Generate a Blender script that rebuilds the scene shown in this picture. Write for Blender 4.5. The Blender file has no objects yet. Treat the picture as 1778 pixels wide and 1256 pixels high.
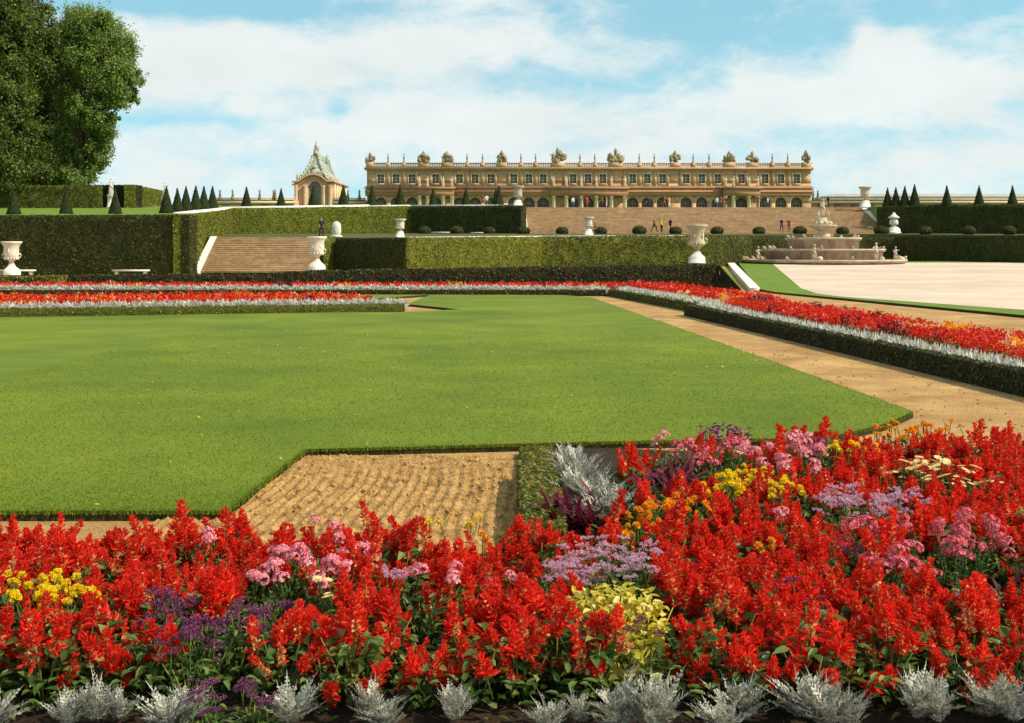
import bpy, math, random
import numpy as np
from mathutils import Vector, Matrix
from mathutils import noise as mnoise

random.seed(7)
R = np.random.default_rng(11)
PI = math.pi
FPX, HZ, CX, CAM = 2146.0, 430.0, 889.0, 2.4
SC = bpy.context.scene
COL = SC.collection

def W(px, py, d):
    return ((px - CX) * d / FPX, d, CAM + (HZ - py) * d / FPX)
def X(px, d): return (px - CX) * d / FPX
def Z(py, d): return CAM + (HZ - py) * d / FPX
def G(px, py, z=0.0):
    d = (CAM - z) * FPX / (py - HZ)
    return ((px - CX) * d / FPX, d, z)

# ------------------------------------------------------------------ materials
def lin(r, g, b):
    f = lambda c: (c / 255) / 12.92 if c <= 10 else (((c / 255) + .055) / 1.055) ** 2.4
    return (f(r), f(g), f(b), 1)
def nt(name):
    m = bpy.data.materials.new(name); m.use_nodes = True
    t = m.node_tree; t.nodes.clear()
    o = t.nodes.new('ShaderNodeOutputMaterial')
    return m, t, o
def ramp(t, cols, fac):
    r = t.nodes.new('ShaderNodeValToRGB')
    e = r.color_ramp.elements
    while len(e) < len(cols): e.new(.5)
    for i, (p, c) in enumerate(cols):
        e[i].position = p; e[i].color = c if len(c) == 4 else (*c, 1)
    t.links.new(fac, r.inputs[0])
    return r.outputs[0]
def noise_fac(t, scale, detail=4, rough=.6, stretch=None, coord='Object'):
    tc = t.nodes.new('ShaderNodeTexCoord')
    n = t.nodes.new('ShaderNodeTexNoise')
    n.inputs['Scale'].default_value = scale; n.inputs['Detail'].default_value = detail
    n.inputs['Roughness'].default_value = rough
    if stretch:
        mp = t.nodes.new('ShaderNodeMapping'); mp.inputs['Scale'].default_value = stretch
        t.links.new(tc.outputs[coord], mp.inputs[0]); t.links.new(mp.outputs[0], n.inputs['Vector'])
    else:
        t.links.new(tc.outputs[coord], n.inputs['Vector'])
    return n.outputs['Fac']
def mixc(t, a, b, fac, mode='MIX'):
    m = t.nodes.new('ShaderNodeMix'); m.data_type = 'RGBA'; m.blend_type = mode
    if isinstance(fac, (int, float)): m.inputs[0].default_value = fac
    else: t.links.new(fac, m.inputs[0])
    for s, v in ((6, a), (7, b)):
        if isinstance(v, tuple): m.inputs[s].default_value = v if len(v) == 4 else (*v, 1)
        else: t.links.new(v, m.inputs[s])
    return m.outputs[2]
def M_surface(name, cols, scale, rough=.85, bump=0., bscale=None, fine=None, big=None, stretch=None, bdist=.05):
    """mottled matt surface: noise ramp, optional fine speckle and large patches, optional bump"""
    m, t, o = nt(name)
    c = ramp(t, cols, noise_fac(t, scale, 5, .65, stretch))
    if fine:
        f = noise_fac(t, fine[0], 2, .7)
        c = mixc(t, c, ramp(t, [(.35, fine[1]), (.65, fine[2])], f), fine[3], 'MULTIPLY')
    if big:
        f = noise_fac(t, big[0], 3, .5)
        c = mixc(t, c, ramp(t, [(.35, big[1]), (.65, big[2])], f), big[3], 'MULTIPLY')
    p = t.nodes.new('ShaderNodeBsdfPrincipled')
    p.inputs['Roughness'].default_value = rough
    p.inputs['Specular IOR Level'].default_value = .2
    t.links.new(c, p.inputs['Base Color'])
    if bump:
        b = t.nodes.new('ShaderNodeBump'); b.inputs['Strength'].default_value = bump
        b.inputs['Distance'].default_value = bdist
        t.links.new(noise_fac(t, bscale or scale, 4, .7), b.inputs['Height'])
        t.links.new(b.outputs[0], p.inputs['Normal'])
    t.links.new(p.outputs[0], o.inputs[0])
    return m
def M_leaf(name, cols, trans=.3, rough=.5, spec=.25, objvar=.0):
    """leaf / petal: colour varies per leaf (random per island), some light passes through"""
    m, t, o = nt(name)
    g = t.nodes.new('ShaderNodeNewGeometry')
    c = ramp(t, cols, g.outputs['Random Per Island'])
    if objvar:
        oi = t.nodes.new('ShaderNodeObjectInfo')
        v = t.nodes.new('ShaderNodeMath'); v.operation = 'MULTIPLY_ADD'
        t.links.new(oi.outputs['Random'], v.inputs[0]); v.inputs[1].default_value = objvar; v.inputs[2].default_value = 1 - objvar
        cc = t.nodes.new('ShaderNodeVectorMath'); cc.operation = 'SCALE'
        t.links.new(c, cc.inputs[0]); t.links.new(v.outputs[0], cc.inputs['Scale']); c = cc.outputs[0]
    p = t.nodes.new('ShaderNodeBsdfPrincipled')
    p.inputs['Roughness'].default_value = rough; p.inputs['Specular IOR Level'].default_value = spec
    t.links.new(c, p.inputs['Base Color'])
    tr = t.nodes.new('ShaderNodeBsdfTranslucent'); t.links.new(c, tr.inputs[0])
    mx = t.nodes.new('ShaderNodeMixShader'); mx.inputs[0].default_value = trans
    t.links.new(p.outputs[0], mx.inputs[1]); t.links.new(tr.outputs[0], mx.inputs[2])
    t.links.new(mx.outputs[0], o.inputs[0])
    return m
def M_flat(name, col, rough=.7, spec=.3, metal=0):
    m, t, o = nt(name)
    p = t.nodes.new('ShaderNodeBsdfPrincipled')
    f = noise_fac(t, 3.0, 4, .6)
    c = mixc(t, tuple(x * .85 for x in col[:3]), tuple(min(1, x * 1.1) for x in col[:3]), f)
    t.links.new(c, p.inputs['Base Color'])
    p.inputs['Roughness'].default_value = rough; p.inputs['Specular IOR Level'].default_value = spec
    p.inputs['Metallic'].default_value = metal
    t.links.new(p.outputs[0], o.inputs[0])
    return m

M = {}
M['sand'] = M_surface('path_sand', [(.3, (.42, .25, .095)), (.55, (.56, .36, .15)), (.75, (.66, .45, .21))], 1.3, .95, .6, 22,
                      fine=(30, (.5, .42, .34, 1), (1.12, 1.1, 1.06, 1), .85), big=(.5, (.72, .66, .6, 1), (1.08, 1.07, 1.06, 1), .85), bdist=.03)
M['gravel'] = M_surface('gravel_pale', [(.3, (.58, .45, .34)), (.7, (.70, .56, .44))], .35, .95, .3, 14,
                        fine=(11, (.8, .78, .76, 1), (1.08, 1.08, 1.08, 1), .8), big=(.12, (.86, .84, .82, 1), (1.05, 1.05, 1.05, 1), .9))
M['soil'] = M_surface('raked_soil', [(.28, (.22, .11, .035)), (.5, (.50, .29, .10)), (.72, (.66, .42, .17))], 4.5, .95, .9, 40,
                      fine=(38, (.45, .4, .36, 1), (1.1, 1.08, 1.05, 1), .8), bdist=.02)
M['dark_soil'] = M_surface('dark_soil', [(.3, (.018, .012, .008)), (.7, (.06, .035, .018))], 9, .95, .8, 30)
M['lawn'] = M_surface('mown_lawn', [(.25, (.110, .158, .012)), (.5, (.150, .200, .014)), (.75, (.205, .245, .019))], .45, .9, .5, 60,
                      fine=(42, (.62, .68, .6, 1), (1.15, 1.12, 1.1, 1), .75), big=(.2, (.76, .84, .82, 1), (1.16, 1.08, 1.02, 1), .9), bdist=.02)
M['lawn_edge'] = M_surface('lawn_edge', [(.3, (.02, .02, .006)), (.7, (.07, .07, .015))], 12, .95, .8, 40)
M['turf'] = M_surface('rough_turf', [(.3, (.10, .17, .02)), (.7, (.19, .26, .03))], .8, .95, .5, 30,
                      fine=(16, (.7, .72, .7, 1), (1.1, 1.1, 1.1, 1), .7))
M['dull_turf'] = M_surface('dull_turf', [(.3, (.05, .055, .012)), (.7, (.12, .115, .035))], .5, .95, .4, 10)
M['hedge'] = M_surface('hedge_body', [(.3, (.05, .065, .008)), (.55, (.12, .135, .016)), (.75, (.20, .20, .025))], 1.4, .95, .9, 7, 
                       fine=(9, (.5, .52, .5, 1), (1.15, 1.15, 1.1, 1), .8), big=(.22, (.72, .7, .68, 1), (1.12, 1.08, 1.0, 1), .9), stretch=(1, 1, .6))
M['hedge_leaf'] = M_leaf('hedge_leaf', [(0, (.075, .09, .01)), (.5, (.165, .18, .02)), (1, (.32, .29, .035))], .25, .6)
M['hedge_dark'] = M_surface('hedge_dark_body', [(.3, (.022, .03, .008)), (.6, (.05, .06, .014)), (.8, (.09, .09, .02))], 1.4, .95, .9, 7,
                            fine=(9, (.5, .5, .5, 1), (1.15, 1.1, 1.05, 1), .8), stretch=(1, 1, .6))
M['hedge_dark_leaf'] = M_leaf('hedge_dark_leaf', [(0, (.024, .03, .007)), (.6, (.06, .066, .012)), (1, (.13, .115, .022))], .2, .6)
M['hedge_shade'] = M_surface('box_shade_body', [(.3, (.012, .012, .005)), (.7, (.035, .032, .01))], 2.5, .95, .8, 9,  # shade of the unlit hedge faces put into this dark colour
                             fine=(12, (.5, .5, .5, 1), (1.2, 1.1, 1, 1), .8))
M['hedge_shade_leaf'] = M_leaf('box_shade_leaf', [(0, (.02, .022, .007)), (.6, (.05, .048, .013)), (1, (.10, .09, .02))], .15, .7)  # leaves darkened along with the shaded body colour
M['box'] = M_surface('box_body', [(.3, (.035, .045, .008)), (.7, (.12, .12, .02))], 6, .95, .8, 25,
                     fine=(28, (.5, .5, .5, 1), (1.2, 1.15, 1.1, 1), .8), bdist=.03)
M['box_leaf'] = M_leaf('box_leaf', [(0, (.07, .08, .01)), (.5, (.17, .17, .022)), (1, (.32, .28, .04))], .3, .6)
M['yew'] = M_leaf('yew_leaf', [(0, (.016, .026, .008)), (.6, (.035, .05, .012)), (1, (.075, .08, .02))], .15, .6)
M['yew_body'] = M_surface('yew_body', [(.3, (.012, .018, .006)), (.7, (.035, .045, .012))], 4, .95, .8, 14)
M['bark'] = M_surface('bark', [(.3, (.03, .022, .014)), (.7, (.09, .065, .04))], 3, .95, .8, 8, stretch=(1, 1, .2))
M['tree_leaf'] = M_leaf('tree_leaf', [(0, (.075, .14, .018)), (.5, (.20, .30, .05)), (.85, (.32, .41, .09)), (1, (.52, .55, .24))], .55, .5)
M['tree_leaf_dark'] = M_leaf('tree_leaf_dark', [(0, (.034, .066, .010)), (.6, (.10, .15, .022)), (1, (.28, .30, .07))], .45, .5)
M['marble'] = M_surface('white_marble', [(.3, (.62, .56, .48)), (.7, (.82, .78, .70))], 2.2, .75, .15, 10, big=(.8, (.85, .8, .74, 1), (1.02, 1.02, 1.02, 1), .8))
M['pink_marble'] = M_surface('pink_marble', [(.3, (.26, .175, .12)), (.5, (.44, .32, .24)), (.7, (.60, .47, .37))], 1.6, .7, .3, 6, stretch=(1, 1, .25), big=(.5, (.75, .7, .68, 1), (1.05, 1.05, 1.05, 1), .8))
M['old_stone'] = M_surface('weathered_marble', [(.3, (.36, .27, .16)), (.7, (.66, .55, .40))], 1.6, .8, .2, 9)
M['stone'] = M_surface('palace_stone', [(.3, (.45, .27, .145)), (.55, (.57, .36, .205)), (.75, (.66, .45, .275))], .35, .9, .2, 3,
                       fine=(1.6, (.8, .77, .74, 1), (1.08, 1.08, 1.08, 1), .7), big=(.08, (.88, .84, .8, 1), (1.05, 1.05, 1.05, 1), .9))
M['stone_pale'] = M_surface('palace_pale_stone', [(.3, (.56, .44, .26)), (.7, (.74, .62, .42))], .8, .9, .2, 3)
M['stone_red'] = M_surface('palace_red_stone', [(.3, (.33, .165, .085)), (.7, (.46, .245, .13))], .6, .9, .2, 3)
M['stone_grey'] = M_surface('roof_sculpture_stone', [(.3, (.17, .125, .07)), (.7, (.42, .33, .20))], 1.3, .9, .3, 3)
M['steps'] = M_surface('step_stone', [(.3, (.40, .27, .155)), (.55, (.52, .37, .225)), (.75, (.64, .48, .32))], .8, .9, .3, 5,
                       fine=(2.2, (.78, .74, .7, 1), (1.1, 1.1, 1.1, 1), .8), stretch=(.6, 1, 3))
M['curb'] = M_surface('white_curb', [(.3, (.66, .60, .52)), (.7, (.82, .77, .70))], 1.5, .8, .2, 6)
M['window'] = M_flat('window_glass', (.16, .15, .155), .45, .35)
M['frame'] = M_flat('window_bars', (.30, .24, .17), .6)
M['arch_glass'] = M_flat('arch_glass', (.075, .06, .05), .5, .25)
M['copper'] = M_surface('copper_roof', [(.3, (.16, .20, .16)), (.7, (.42, .46, .38))], .7, .7, .3, 4)
M['lead'] = M_surface('lead_ornament', [(.3, (.30, .28, .20)), (.7, (.58, .54, .42))], 1.5, .7, .3, 4)
M['slate'] = M_surface('pale_roof', [(.3, (.34, .33, .31)), (.7, (.48, .46, .42))], .3, .8, .2, 3)
M['leaf'] = M_leaf('salvia_leaf', [(0, (.035, .075, .014)), (.5, (.08, .14, .024)), (.85, (.16, .23, .05)), (1, (.34, .36, .10))], .35, .4, .3)
M['red'] = M_leaf('salvia_red', [(0, (.78, .020, .012)), (.3, (.93, .036, .020)), (.8, (.97, .065, .032)), (1, (.97, .16, .07))], .5, .6, .12, .15)
M['salmon'] = M_leaf('salvia_calyx', [(0, (.88, .22, .08)), (.5, (.92, .55, .20)), (1, (.95, .80, .45))], .45, .5, .15)
M['silver'] = M_leaf('silver_leaf', [(0, (.24, .23, .17)), (.5, (.52, .50, .41)), (1, (.84, .81, .70))], .3, .8, .1, .1)
M['silver_pale'] = M_leaf('silver_pale_leaf', [(0, (.50, .47, .39)), (.5, (.74, .70, .61)), (1, (.90, .86, .78))], .4, .8, .1, .1)
M['pink'] = M_leaf('pink_petal', [(0, (.72, .12, .18)), (.5, (.86, .28, .34)), (1, (.92, .58, .56))], .35, .6, .1)
M['rose'] = M_leaf('rose_petal', [(0, (.60, .06, .09)), (.5, (.74, .15, .19)), (1, (.84, .36, .36))], .35, .6, .1)
M['lavender'] = M_leaf('lavender_petal', [(0, (.52, .24, .38)), (.5, (.72, .42, .54)), (1, (.88, .66, .72))], .3, .7, .1)
M['purple'] = M_leaf('purple_petal', [(0, (.10, .02, .06)), (.5, (.22, .05, .13)), (1, (.42, .18, .30))], .25, .7, .1)
M['yellow'] = M_leaf('yellow_petal', [(0, (.90, .60, .01)), (.5, (.95, .74, .02)), (1, (.97, .84, .08))], .5, .6, .1)
M['orange'] = M_leaf('orange_petal', [(0, (.90, .26, .01)), (.5, (.95, .42, .015)), (1, (.95, .58, .04))], .5, .6, .1)
M['cream'] = M_leaf('cream_petal', [(0, (.80, .50, .16)), (.5, (.84, .64, .28)), (1, (.88, .74, .42))], .3, .6, .1)
M['coleus'] = M_leaf('coleus_leaf', [(0, (.20, .22, .025)), (.3, (.62, .50, .05)), (.7, (.80, .64, .09)), (1, (.90, .78, .32))], .4, .5, .2)
M['maroon'] = M_leaf('maroon_leaf', [(0, (.035, .006, .010)), (.6, (.10, .012, .02)), (1, (.22, .025, .035))], .3, .4, .3)
M['scarlet_mass'] = M_leaf('scarlet_bedding', [(0, (.50, .006, .006)), (.4, (.76, .02, .012)), (.8, (.84, .06, .02)), (1, (.85, .22, .10))], .35, .6, .1)
M['blade'] = M_leaf('grass_blade', [(0, (.115, .172, .014)), (.5, (.195, .258, .02)), (1, (.31, .345, .045))], .45, .6, .15)
M['straw'] = M_leaf('fallen_leaf', [(0, (.45, .25, .04)), (1, (.68, .48, .10))], .2, .7, .1)
M['skin'] = M_flat('skin', (.52, .30, .20)); M['hair'] = M_flat('hair', (.05, .03, .02))
for k, c in dict(cloth_dark=(.03, .03, .045), cloth_yellow=(.80, .52, .03), cloth_red=(.50, .05, .04), cloth_white=(.72, .70, .66),
                 cloth_brown=(.22, .11, .05), cloth_blue=(.08, .12, .25), cloth_pink=(.65, .28, .25)).items():
    M[k] = M_flat(k, c, .9, .1)
M['iron'] = M_flat('grey_iron', (.10, .09, .08), .5)

# ------------------------------------------------------------------ mesh building
class MB:
    def __init__(s): s.v = []; s.f = []; s.n = 0
    def arr(s, V, F, mat=0):
        V = np.asarray(V, float).reshape(-1, 3); F = np.asarray(F, int)
        s.v.append(V); s.f.append((F + s.n, mat)); s.n += len(V)
        return s
    def polys(s, V, faces, mat=0):
        V = np.asarray(V, float).reshape(-1, 3)
        by = {}
        for f in faces: by.setdefault(len(f), []).append(f)
        for k, L in by.items(): s.f.append((np.asarray(L, int) + s.n, mat))
        s.v.append(V); s.n += len(V)
        return s
    def box(s, x0, x1, y0, y1, z0, z1, mat=0):
        V = [(x, y, z) for z in (z0, z1) for y in (y0, y1) for x in (x0, x1)]
        return s.polys(V, [(0, 2, 3, 1), (4, 5, 7, 6), (0, 1, 5, 4), (2, 6, 7, 3), (0, 4, 6, 2), (1, 3, 7, 5)], mat)
    def prism(s, pts, z0, z1, mat=0, side=None):
        """pts counter-clockwise (x, y); z0, z1 numbers or functions of (x, y)"""
        n = len(pts)
        f0 = z0 if callable(z0) else (lambda x, y: z0); f1 = z1 if callable(z1) else (lambda x, y: z1)
        V = [(x, y, f0(x, y)) for x, y in pts] + [(x, y, f1(x, y)) for x, y in pts]
        s.polys(V, [tuple(range(n, 2 * n))], mat)
        s.polys(V, [(i, (i + 1) % n, n + (i + 1) % n, n + i) for i in range(n)], mat if side is None else side)
        return s
    def lathe(s, prof, c=(0, 0, 0), n=16, mat=0, sx=1, sy=1, cap=True):
        a = np.arange(n) / n * 2 * PI
        V = []; 
        for r, z in prof:
            V += [(c[0] + r * math.cos(t) * sx, c[1] + r * math.sin(t) * sy, c[2] + z) for t in a]
        F = [(i * n + j, i * n + (j + 1) % n, (i + 1) * n + (j + 1) % n, (i + 1) * n + j) for i in range(len(prof) - 1) for j in range(n)]
        if cap:
            F += [tuple(range(n))[::-1], tuple(range((len(prof) - 1) * n, len(prof) * n))]
        return s.polys(V, F, mat)
    def square_lathe(s, prof, c=(0, 0, 0), mat=0, rot=PI / 4):
        n = 4; V = []
        for r, z in prof:
            V += [(c[0] + r * math.sqrt(2) * math.cos(rot + t * PI / 2), c[1] + r * math.sqrt(2) * math.sin(rot + t * PI / 2), c[2] + z) for t in range(4)]
        F = [(i * n + j, i * n + (j + 1) % n, (i + 1) * n + (j + 1) % n, (i + 1) * n + j) for i in range(len(prof) - 1) for j in range(n)]
        F += [(3, 2, 1, 0), tuple(range((len(prof) - 1) * n, len(prof) * n))]
        return s.polys(V, F, mat)
    def tube(s, pts, rad, n=7, mat=0):
        P = [Vector(p) for p in pts]; V = []; 
        if not hasattr(rad, '__len__'): rad = [rad] * len(P)
        for i, p in enumerate(P):
            d = (P[min(i + 1, len(P) - 1)] - P[max(i - 1, 0)]).normalized()
            a = d.cross(Vector((0, 0, 1)))
            if a.length < .05: a = d.cross(Vector((1, 0, 0)))
            a.normalize(); b = d.cross(a)
            V += [tuple(p + (a * math.cos(t * 2 * PI / n) + b * math.sin(t * 2 * PI / n)) * rad[i]) for t in range(n)]
        F = [(i * n + j, i * n + (j + 1) % n, (i + 1) * n + (j + 1) % n, (i + 1) * n + j) for i in range(len(P) - 1) for j in range(n)]
        F += [tuple(range(n))[::-1], tuple(range((len(P) - 1) * n, len(P) * n))]
        return s.polys(V, F, mat)
    def ball(s, c, r, n=10, m=7, mat=0, lump=0, seed=0):
        rx, ry, rz = r if hasattr(r, '__len__') else (r, r, r)
        V = []
        for i in range(m + 1):
            ph = -PI / 2 + PI * i / m
            for j in range(n):
                t = j * 2 * PI / n
                d = Vector((math.cos(ph) * math.cos(t), math.cos(ph) * math.sin(t), math.sin(ph)))
                k = 1 + (lump * mnoise.noise(d * 2.2 + Vector((seed, seed * 1.7, 0))) if lump else 0)
                V.append((c[0] + d.x * rx * k, c[1] + d.y * ry * k, c[2] + d.z * rz * k))
        F = [(i * n + j, i * n + (j + 1) % n, (i + 1) * n + (j + 1) % n, (i + 1) * n + j) for i in range(m) for j in range(n)]
        return s.polys(V, F, mat)
    def mesh(s, name, mats, smooth=False):
        me = bpy.data.meshes.new(name)
        V = np.concatenate(s.v).astype(np.float32)
        loops = np.concatenate([f.ravel() for f, _ in s.f]).astype(np.int32)
        tot = np.concatenate([np.full(len(f), f.shape[1]) for f, _ in s.f])
        mi = np.concatenate([np.full(len(f), m) for f, m in s.f]).astype(np.int32)
        st = np.concatenate([[0], np.cumsum(tot)[:-1]]).astype(np.int32)
        me.vertices.add(len(V)); me.vertices.foreach_set('co', V.ravel())
        me.loops.add(len(loops)); me.loops.foreach_set('vertex_index', loops)
        me.polygons.add(len(st)); me.polygons.foreach_set('loop_start', st)
        for m in (mats if isinstance(mats, (list, tuple)) else [mats]):
            me.materials.append(M[m] if isinstance(m, str) else m)
        me.polygons.foreach_set('material_index', mi)
        if smooth: me.polygons.foreach_set('use_smooth', np.ones(len(st), bool))
        me.update(calc_edges=True); me.validate()
        return me
    def build(s, name, mats, parent=None, smooth=False, loc=None):
        return link(name, s.mesh(name, mats, smooth), parent, loc)

def link(name, data, parent=None, loc=None, rot=None, scale=None):
    o = bpy.data.objects.new(name, data); COL.objects.link(o)
    if parent: o.parent = parent
    if loc is not None: o.location = loc
    if rot is not None: o.rotation_euler = rot
    if scale is not None: o.scale = scale if hasattr(scale, '__len__') else (scale,) * 3
    return o
def tag(o, label=None, cat=None, group=None, kind=None):
    if label: o['label'] = label
    if cat: o['category'] = cat
    if group: o['group'] = group
    if kind: o['kind'] = kind
    return o
def thing(name, label, cat, loc=(0, 0, 0), rz=0, group=None, scale=None):
    return tag(link(name, None, None, loc, (0, 0, rz), scale), label, cat, group)
def copy_tree(o, loc, rz=0, scale=None, label=None, group=None):
    def cp(a, par):
        c = a.copy(); COL.objects.link(c)
        if par: c.parent = par
        for ch in a.children: cp(ch, c)
        return c
    c = cp(o, None); c.location = loc; c.rotation_euler = (0, 0, rz)
    if scale is not None: c.scale = scale if hasattr(scale, '__len__') else (scale,) * 3
    if label: c['label'] = label
    if group: c['group'] = group
    return c

def unit(a): return a / np.maximum(np.linalg.norm(a, axis=-1, keepdims=True), 1e-9)
def leaves(mb, P, D, N, L, Wd, mat=0, fold=.22, droop=.15):
    """n pointed oval leaves of 2 quads each folded along the midrib"""
    P = np.asarray(P, float); n = len(P)
    D = unit(np.broadcast_to(np.asarray(D, float), (n, 3))); N = np.broadcast_to(np.asarray(N, float), (n, 3))
    S = unit(np.cross(D, N)); N = unit(np.cross(S, D))
    L = np.broadcast_to(np.asarray(L, float), (n,))[:, None]; Wd = np.broadcast_to(np.asarray(Wd, float), (n,))[:, None]
    b = P; t = P + D * L - N * L * droop
    r1 = P + D * L * .3 + S * Wd * .5 + N * Wd * fold; r2 = P + D * L * .68 + S * Wd * .36 + N * (Wd * fold - L * droop * .4)
    l1 = P + D * L * .3 - S * Wd * .5 + N * Wd * fold; l2 = P + D * L * .68 - S * Wd * .36 + N * (Wd * fold - L * droop * .4)
    V = np.stack([b, r1, r2, t, l2, l1], 1).reshape(-1, 3)
    i = np.arange(n)[:, None] * 6
    mb.arr(V, np.concatenate([i + np.array([[0, 1, 2, 3]]), i + np.array([[0, 3, 4, 5]])]), mat)
def cards(mb, P, N, s, mat=0, asp=1.6):
    """single leaf-shaped quads (rhombs) scattered with rough normals N"""
    P = np.asarray(P, float); n = len(P)
    N = unit(np.broadcast_to(np.asarray(N, float), (n, 3)) + R.normal(0, .55, (n, 3)))
    A = unit(np.cross(N, R.normal(0, 1, (n, 3)))); B = np.cross(N, A)
    s = np.broadcast_to(np.asarray(s, float), (n,))[:, None]
    V = np.stack([P - A * s * .5 * asp, P + B * s * .5, P + A * s * .5 * asp, P - B * s * .5], 1).reshape(-1, 3)
    mb.arr(V, np.arange(n)[:, None] * 4 + np.array([[0, 1, 2, 3]]), mat)
def dirs(n, zlo=-1, zhi=1):
    z = R.uniform(zlo, zhi, n); a = R.uniform(0, 2 * PI, n); r = np.sqrt(1 - z * z)
    return np.stack([r * np.cos(a), r * np.sin(a), z], 1)
def inpoly(px, py, poly):
    px = np.asarray(px); py = np.asarray(py); c = np.zeros(px.shape, bool); j = len(poly) - 1
    for i in range(len(poly)):
        xi, yi = poly[i]; xj, yj = poly[j]
        c ^= ((yi > py) != (yj > py)) & (px < (xj - xi) * (py - yi) / ((yj - yi) or 1e-12) + xi); j = i
    return c
def sample_poly(poly, dens):
    p = np.array(poly); lo = p.min(0); hi = p.max(0)
    n = int(dens * np.prod(hi - lo)); q = R.uniform(lo, hi, (n, 2))
    return q[inpoly(q[:, 0], q[:, 1], poly)]

def hedge(name, pts, thick, label, cat='hedge', mats=('hedge', 'hedge_leaf'), step=.5, amp=.07, leaf=.1, dens=90, group=None, slope=0., top_mats=None):
    """clipped hedge: pts = [(x, y, z0, z1)] along its front (left to right seen from the front), body behind it"""
    P = [Vector((p[0], p[1])) for p in pts]; mb = MB()
    fr = []
    for i in range(len(P) - 1):
        k = max(1, int((P[i + 1] - P[i]).length / step))
        for j in range(k): fr.append((i, j / k))
    fr.append((len(P) - 2, 1.0))
    rows = []
    for i, f in fr:
        p = P[i].lerp(P[i + 1], f); z0 = pts[i][2] * (1 - f) + pts[i + 1][2] * f; z1 = pts[i][3] * (1 - f) + pts[i + 1][3] * f
        d = (P[i + 1] - P[i]).normalized()
        if f == 0 and i > 0: d = (d + (P[i] - P[i - 1]).normalized()).normalized()
        rows.append((p, Vector((-d.y, d.x)), z0, z1))
    h = max(r[3] - r[2] for r in rows)
    nz = max(2, int(h / step)); ny = max(1, int(thick / step))
    sec = [(0, k / nz) for k in range(nz)] + [(k / ny, 1) for k in range(ny)] + [(1, 1 - k / nz) for k in range(nz + 1)]
    V = []
    for p, nn, z0, z1 in rows:
        for (b, t) in sec:
            q = Vector((p.x + nn.x * (b * thick - slope * 0), p.y + nn.y * b * thick, z0 + (z1 - z0) * t))
            w = mnoise.noise(q * 1.3) * amp + mnoise.noise(q * .35) * amp
            if t > 0: q += Vector((nn.x * w, nn.y * w, w * .35 if t == 1 else 0))
            V.append(q)
    m = len(sec); n = len(rows); V = np.array([tuple(v) for v in V])
    F = np.array([(i * m + j, (i + 1) * m + j, (i + 1) * m + j + 1, i * m + j + 1) for i in range(n - 1) for j in range(m - 1)])
    mb.arr(V, F, 0)
    mb.polys(V[:m], [tuple(range(m))], 0); mb.polys(V[-m:], [tuple(range(m))[::-1]], 0)
    # leaves on front, top, and both ends
    a = V[F[:, 0]]; b = V[F[:, 1]]; c = V[F[:, 3]]
    jj = F[:, 0] % m; use = jj < nz + ny
    area = np.linalg.norm(np.cross(b - a, c - a), axis=1) * use
    k = R.poisson(np.minimum(area * dens, 400)); idx = np.repeat(np.arange(len(F)), k)
    u = R.random((len(idx), 2)); nrm = unit(np.cross(b - a, c - a))
    pos = a[idx] + (b - a)[idx] * u[:, :1] + (c - a)[idx] * u[:, 1:]
    cards(mb, pos + nrm[idx] * R.uniform(-.2, .5, (len(idx), 1)) * leaf, nrm[idx], leaf * R.uniform(.6, 1.3, len(idx)), 1)
    for e, sg in ((0, -1), (-1, 1)):
        p, nn, z0, z1 = rows[e]; ne = int(thick * (z1 - z0) * dens)
        if ne > 0:
            q = np.stack([p.x + nn.x * thick * (uu := R.random(ne)), p.y + nn.y * thick * uu, R.uniform(z0, z1, ne)], 1)
            dd = np.array([nn.y, -nn.x, 0]) * sg
            cards(mb, q + dd * leaf * .2, dd, leaf * R.uniform(.6, 1.3, ne), 1)
    return tag(mb.build(name, list(mats)), label, cat, group)

# ------------------------------------------------------------------ ground, terraces, lawn
prof = [(-60, 0), (66, 0), (74, 0), (125, .6), (145, .8), (170, 1.1), (190, 7.6), (4000, 7.6)]
mb = MB(); V = []; 
for d, z in prof: V += [(-2500, d, z), (2500, d, z)]
mb.polys(V, [(2 * i, 2 * i + 1, 2 * i + 3, 2 * i + 2) for i in range(len(prof) - 1)])
tag(mb.build('ground', 'sand'), kind='structure')

z2 = lambda x, y: 3.2 + (y - 103) * .0186
t2 = [(-33, 103.3), (-15.2, 103.3), (-14.6, 102.6), (-8.2, 97.6), (2.7, 108.6), (18.1, 114.8), (25.5, 137), (43.5, 141.8), (55.6, 119.6), (120, 119.6), (120, 168), (-36, 168)]
tag(MB().prism(t2, .2, z2, 0).build('lower_terrace', 'dull_turf'), kind='structure')
zu = lambda x, y: min(8.1, 4.6 + (y - 91) * .045)
t3 = [(-150, 91.6), (-23.9, 91.6), (-33.2, 145.8), (-13.6, 158.9), (.9, 151.3), (1.4, 176.4), (50.5, 176.4), (46.6, 156), (66, 141.5), (150, 141.5), (150, 168), (150, 400), (-150, 400), (-150, 168)]
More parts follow.
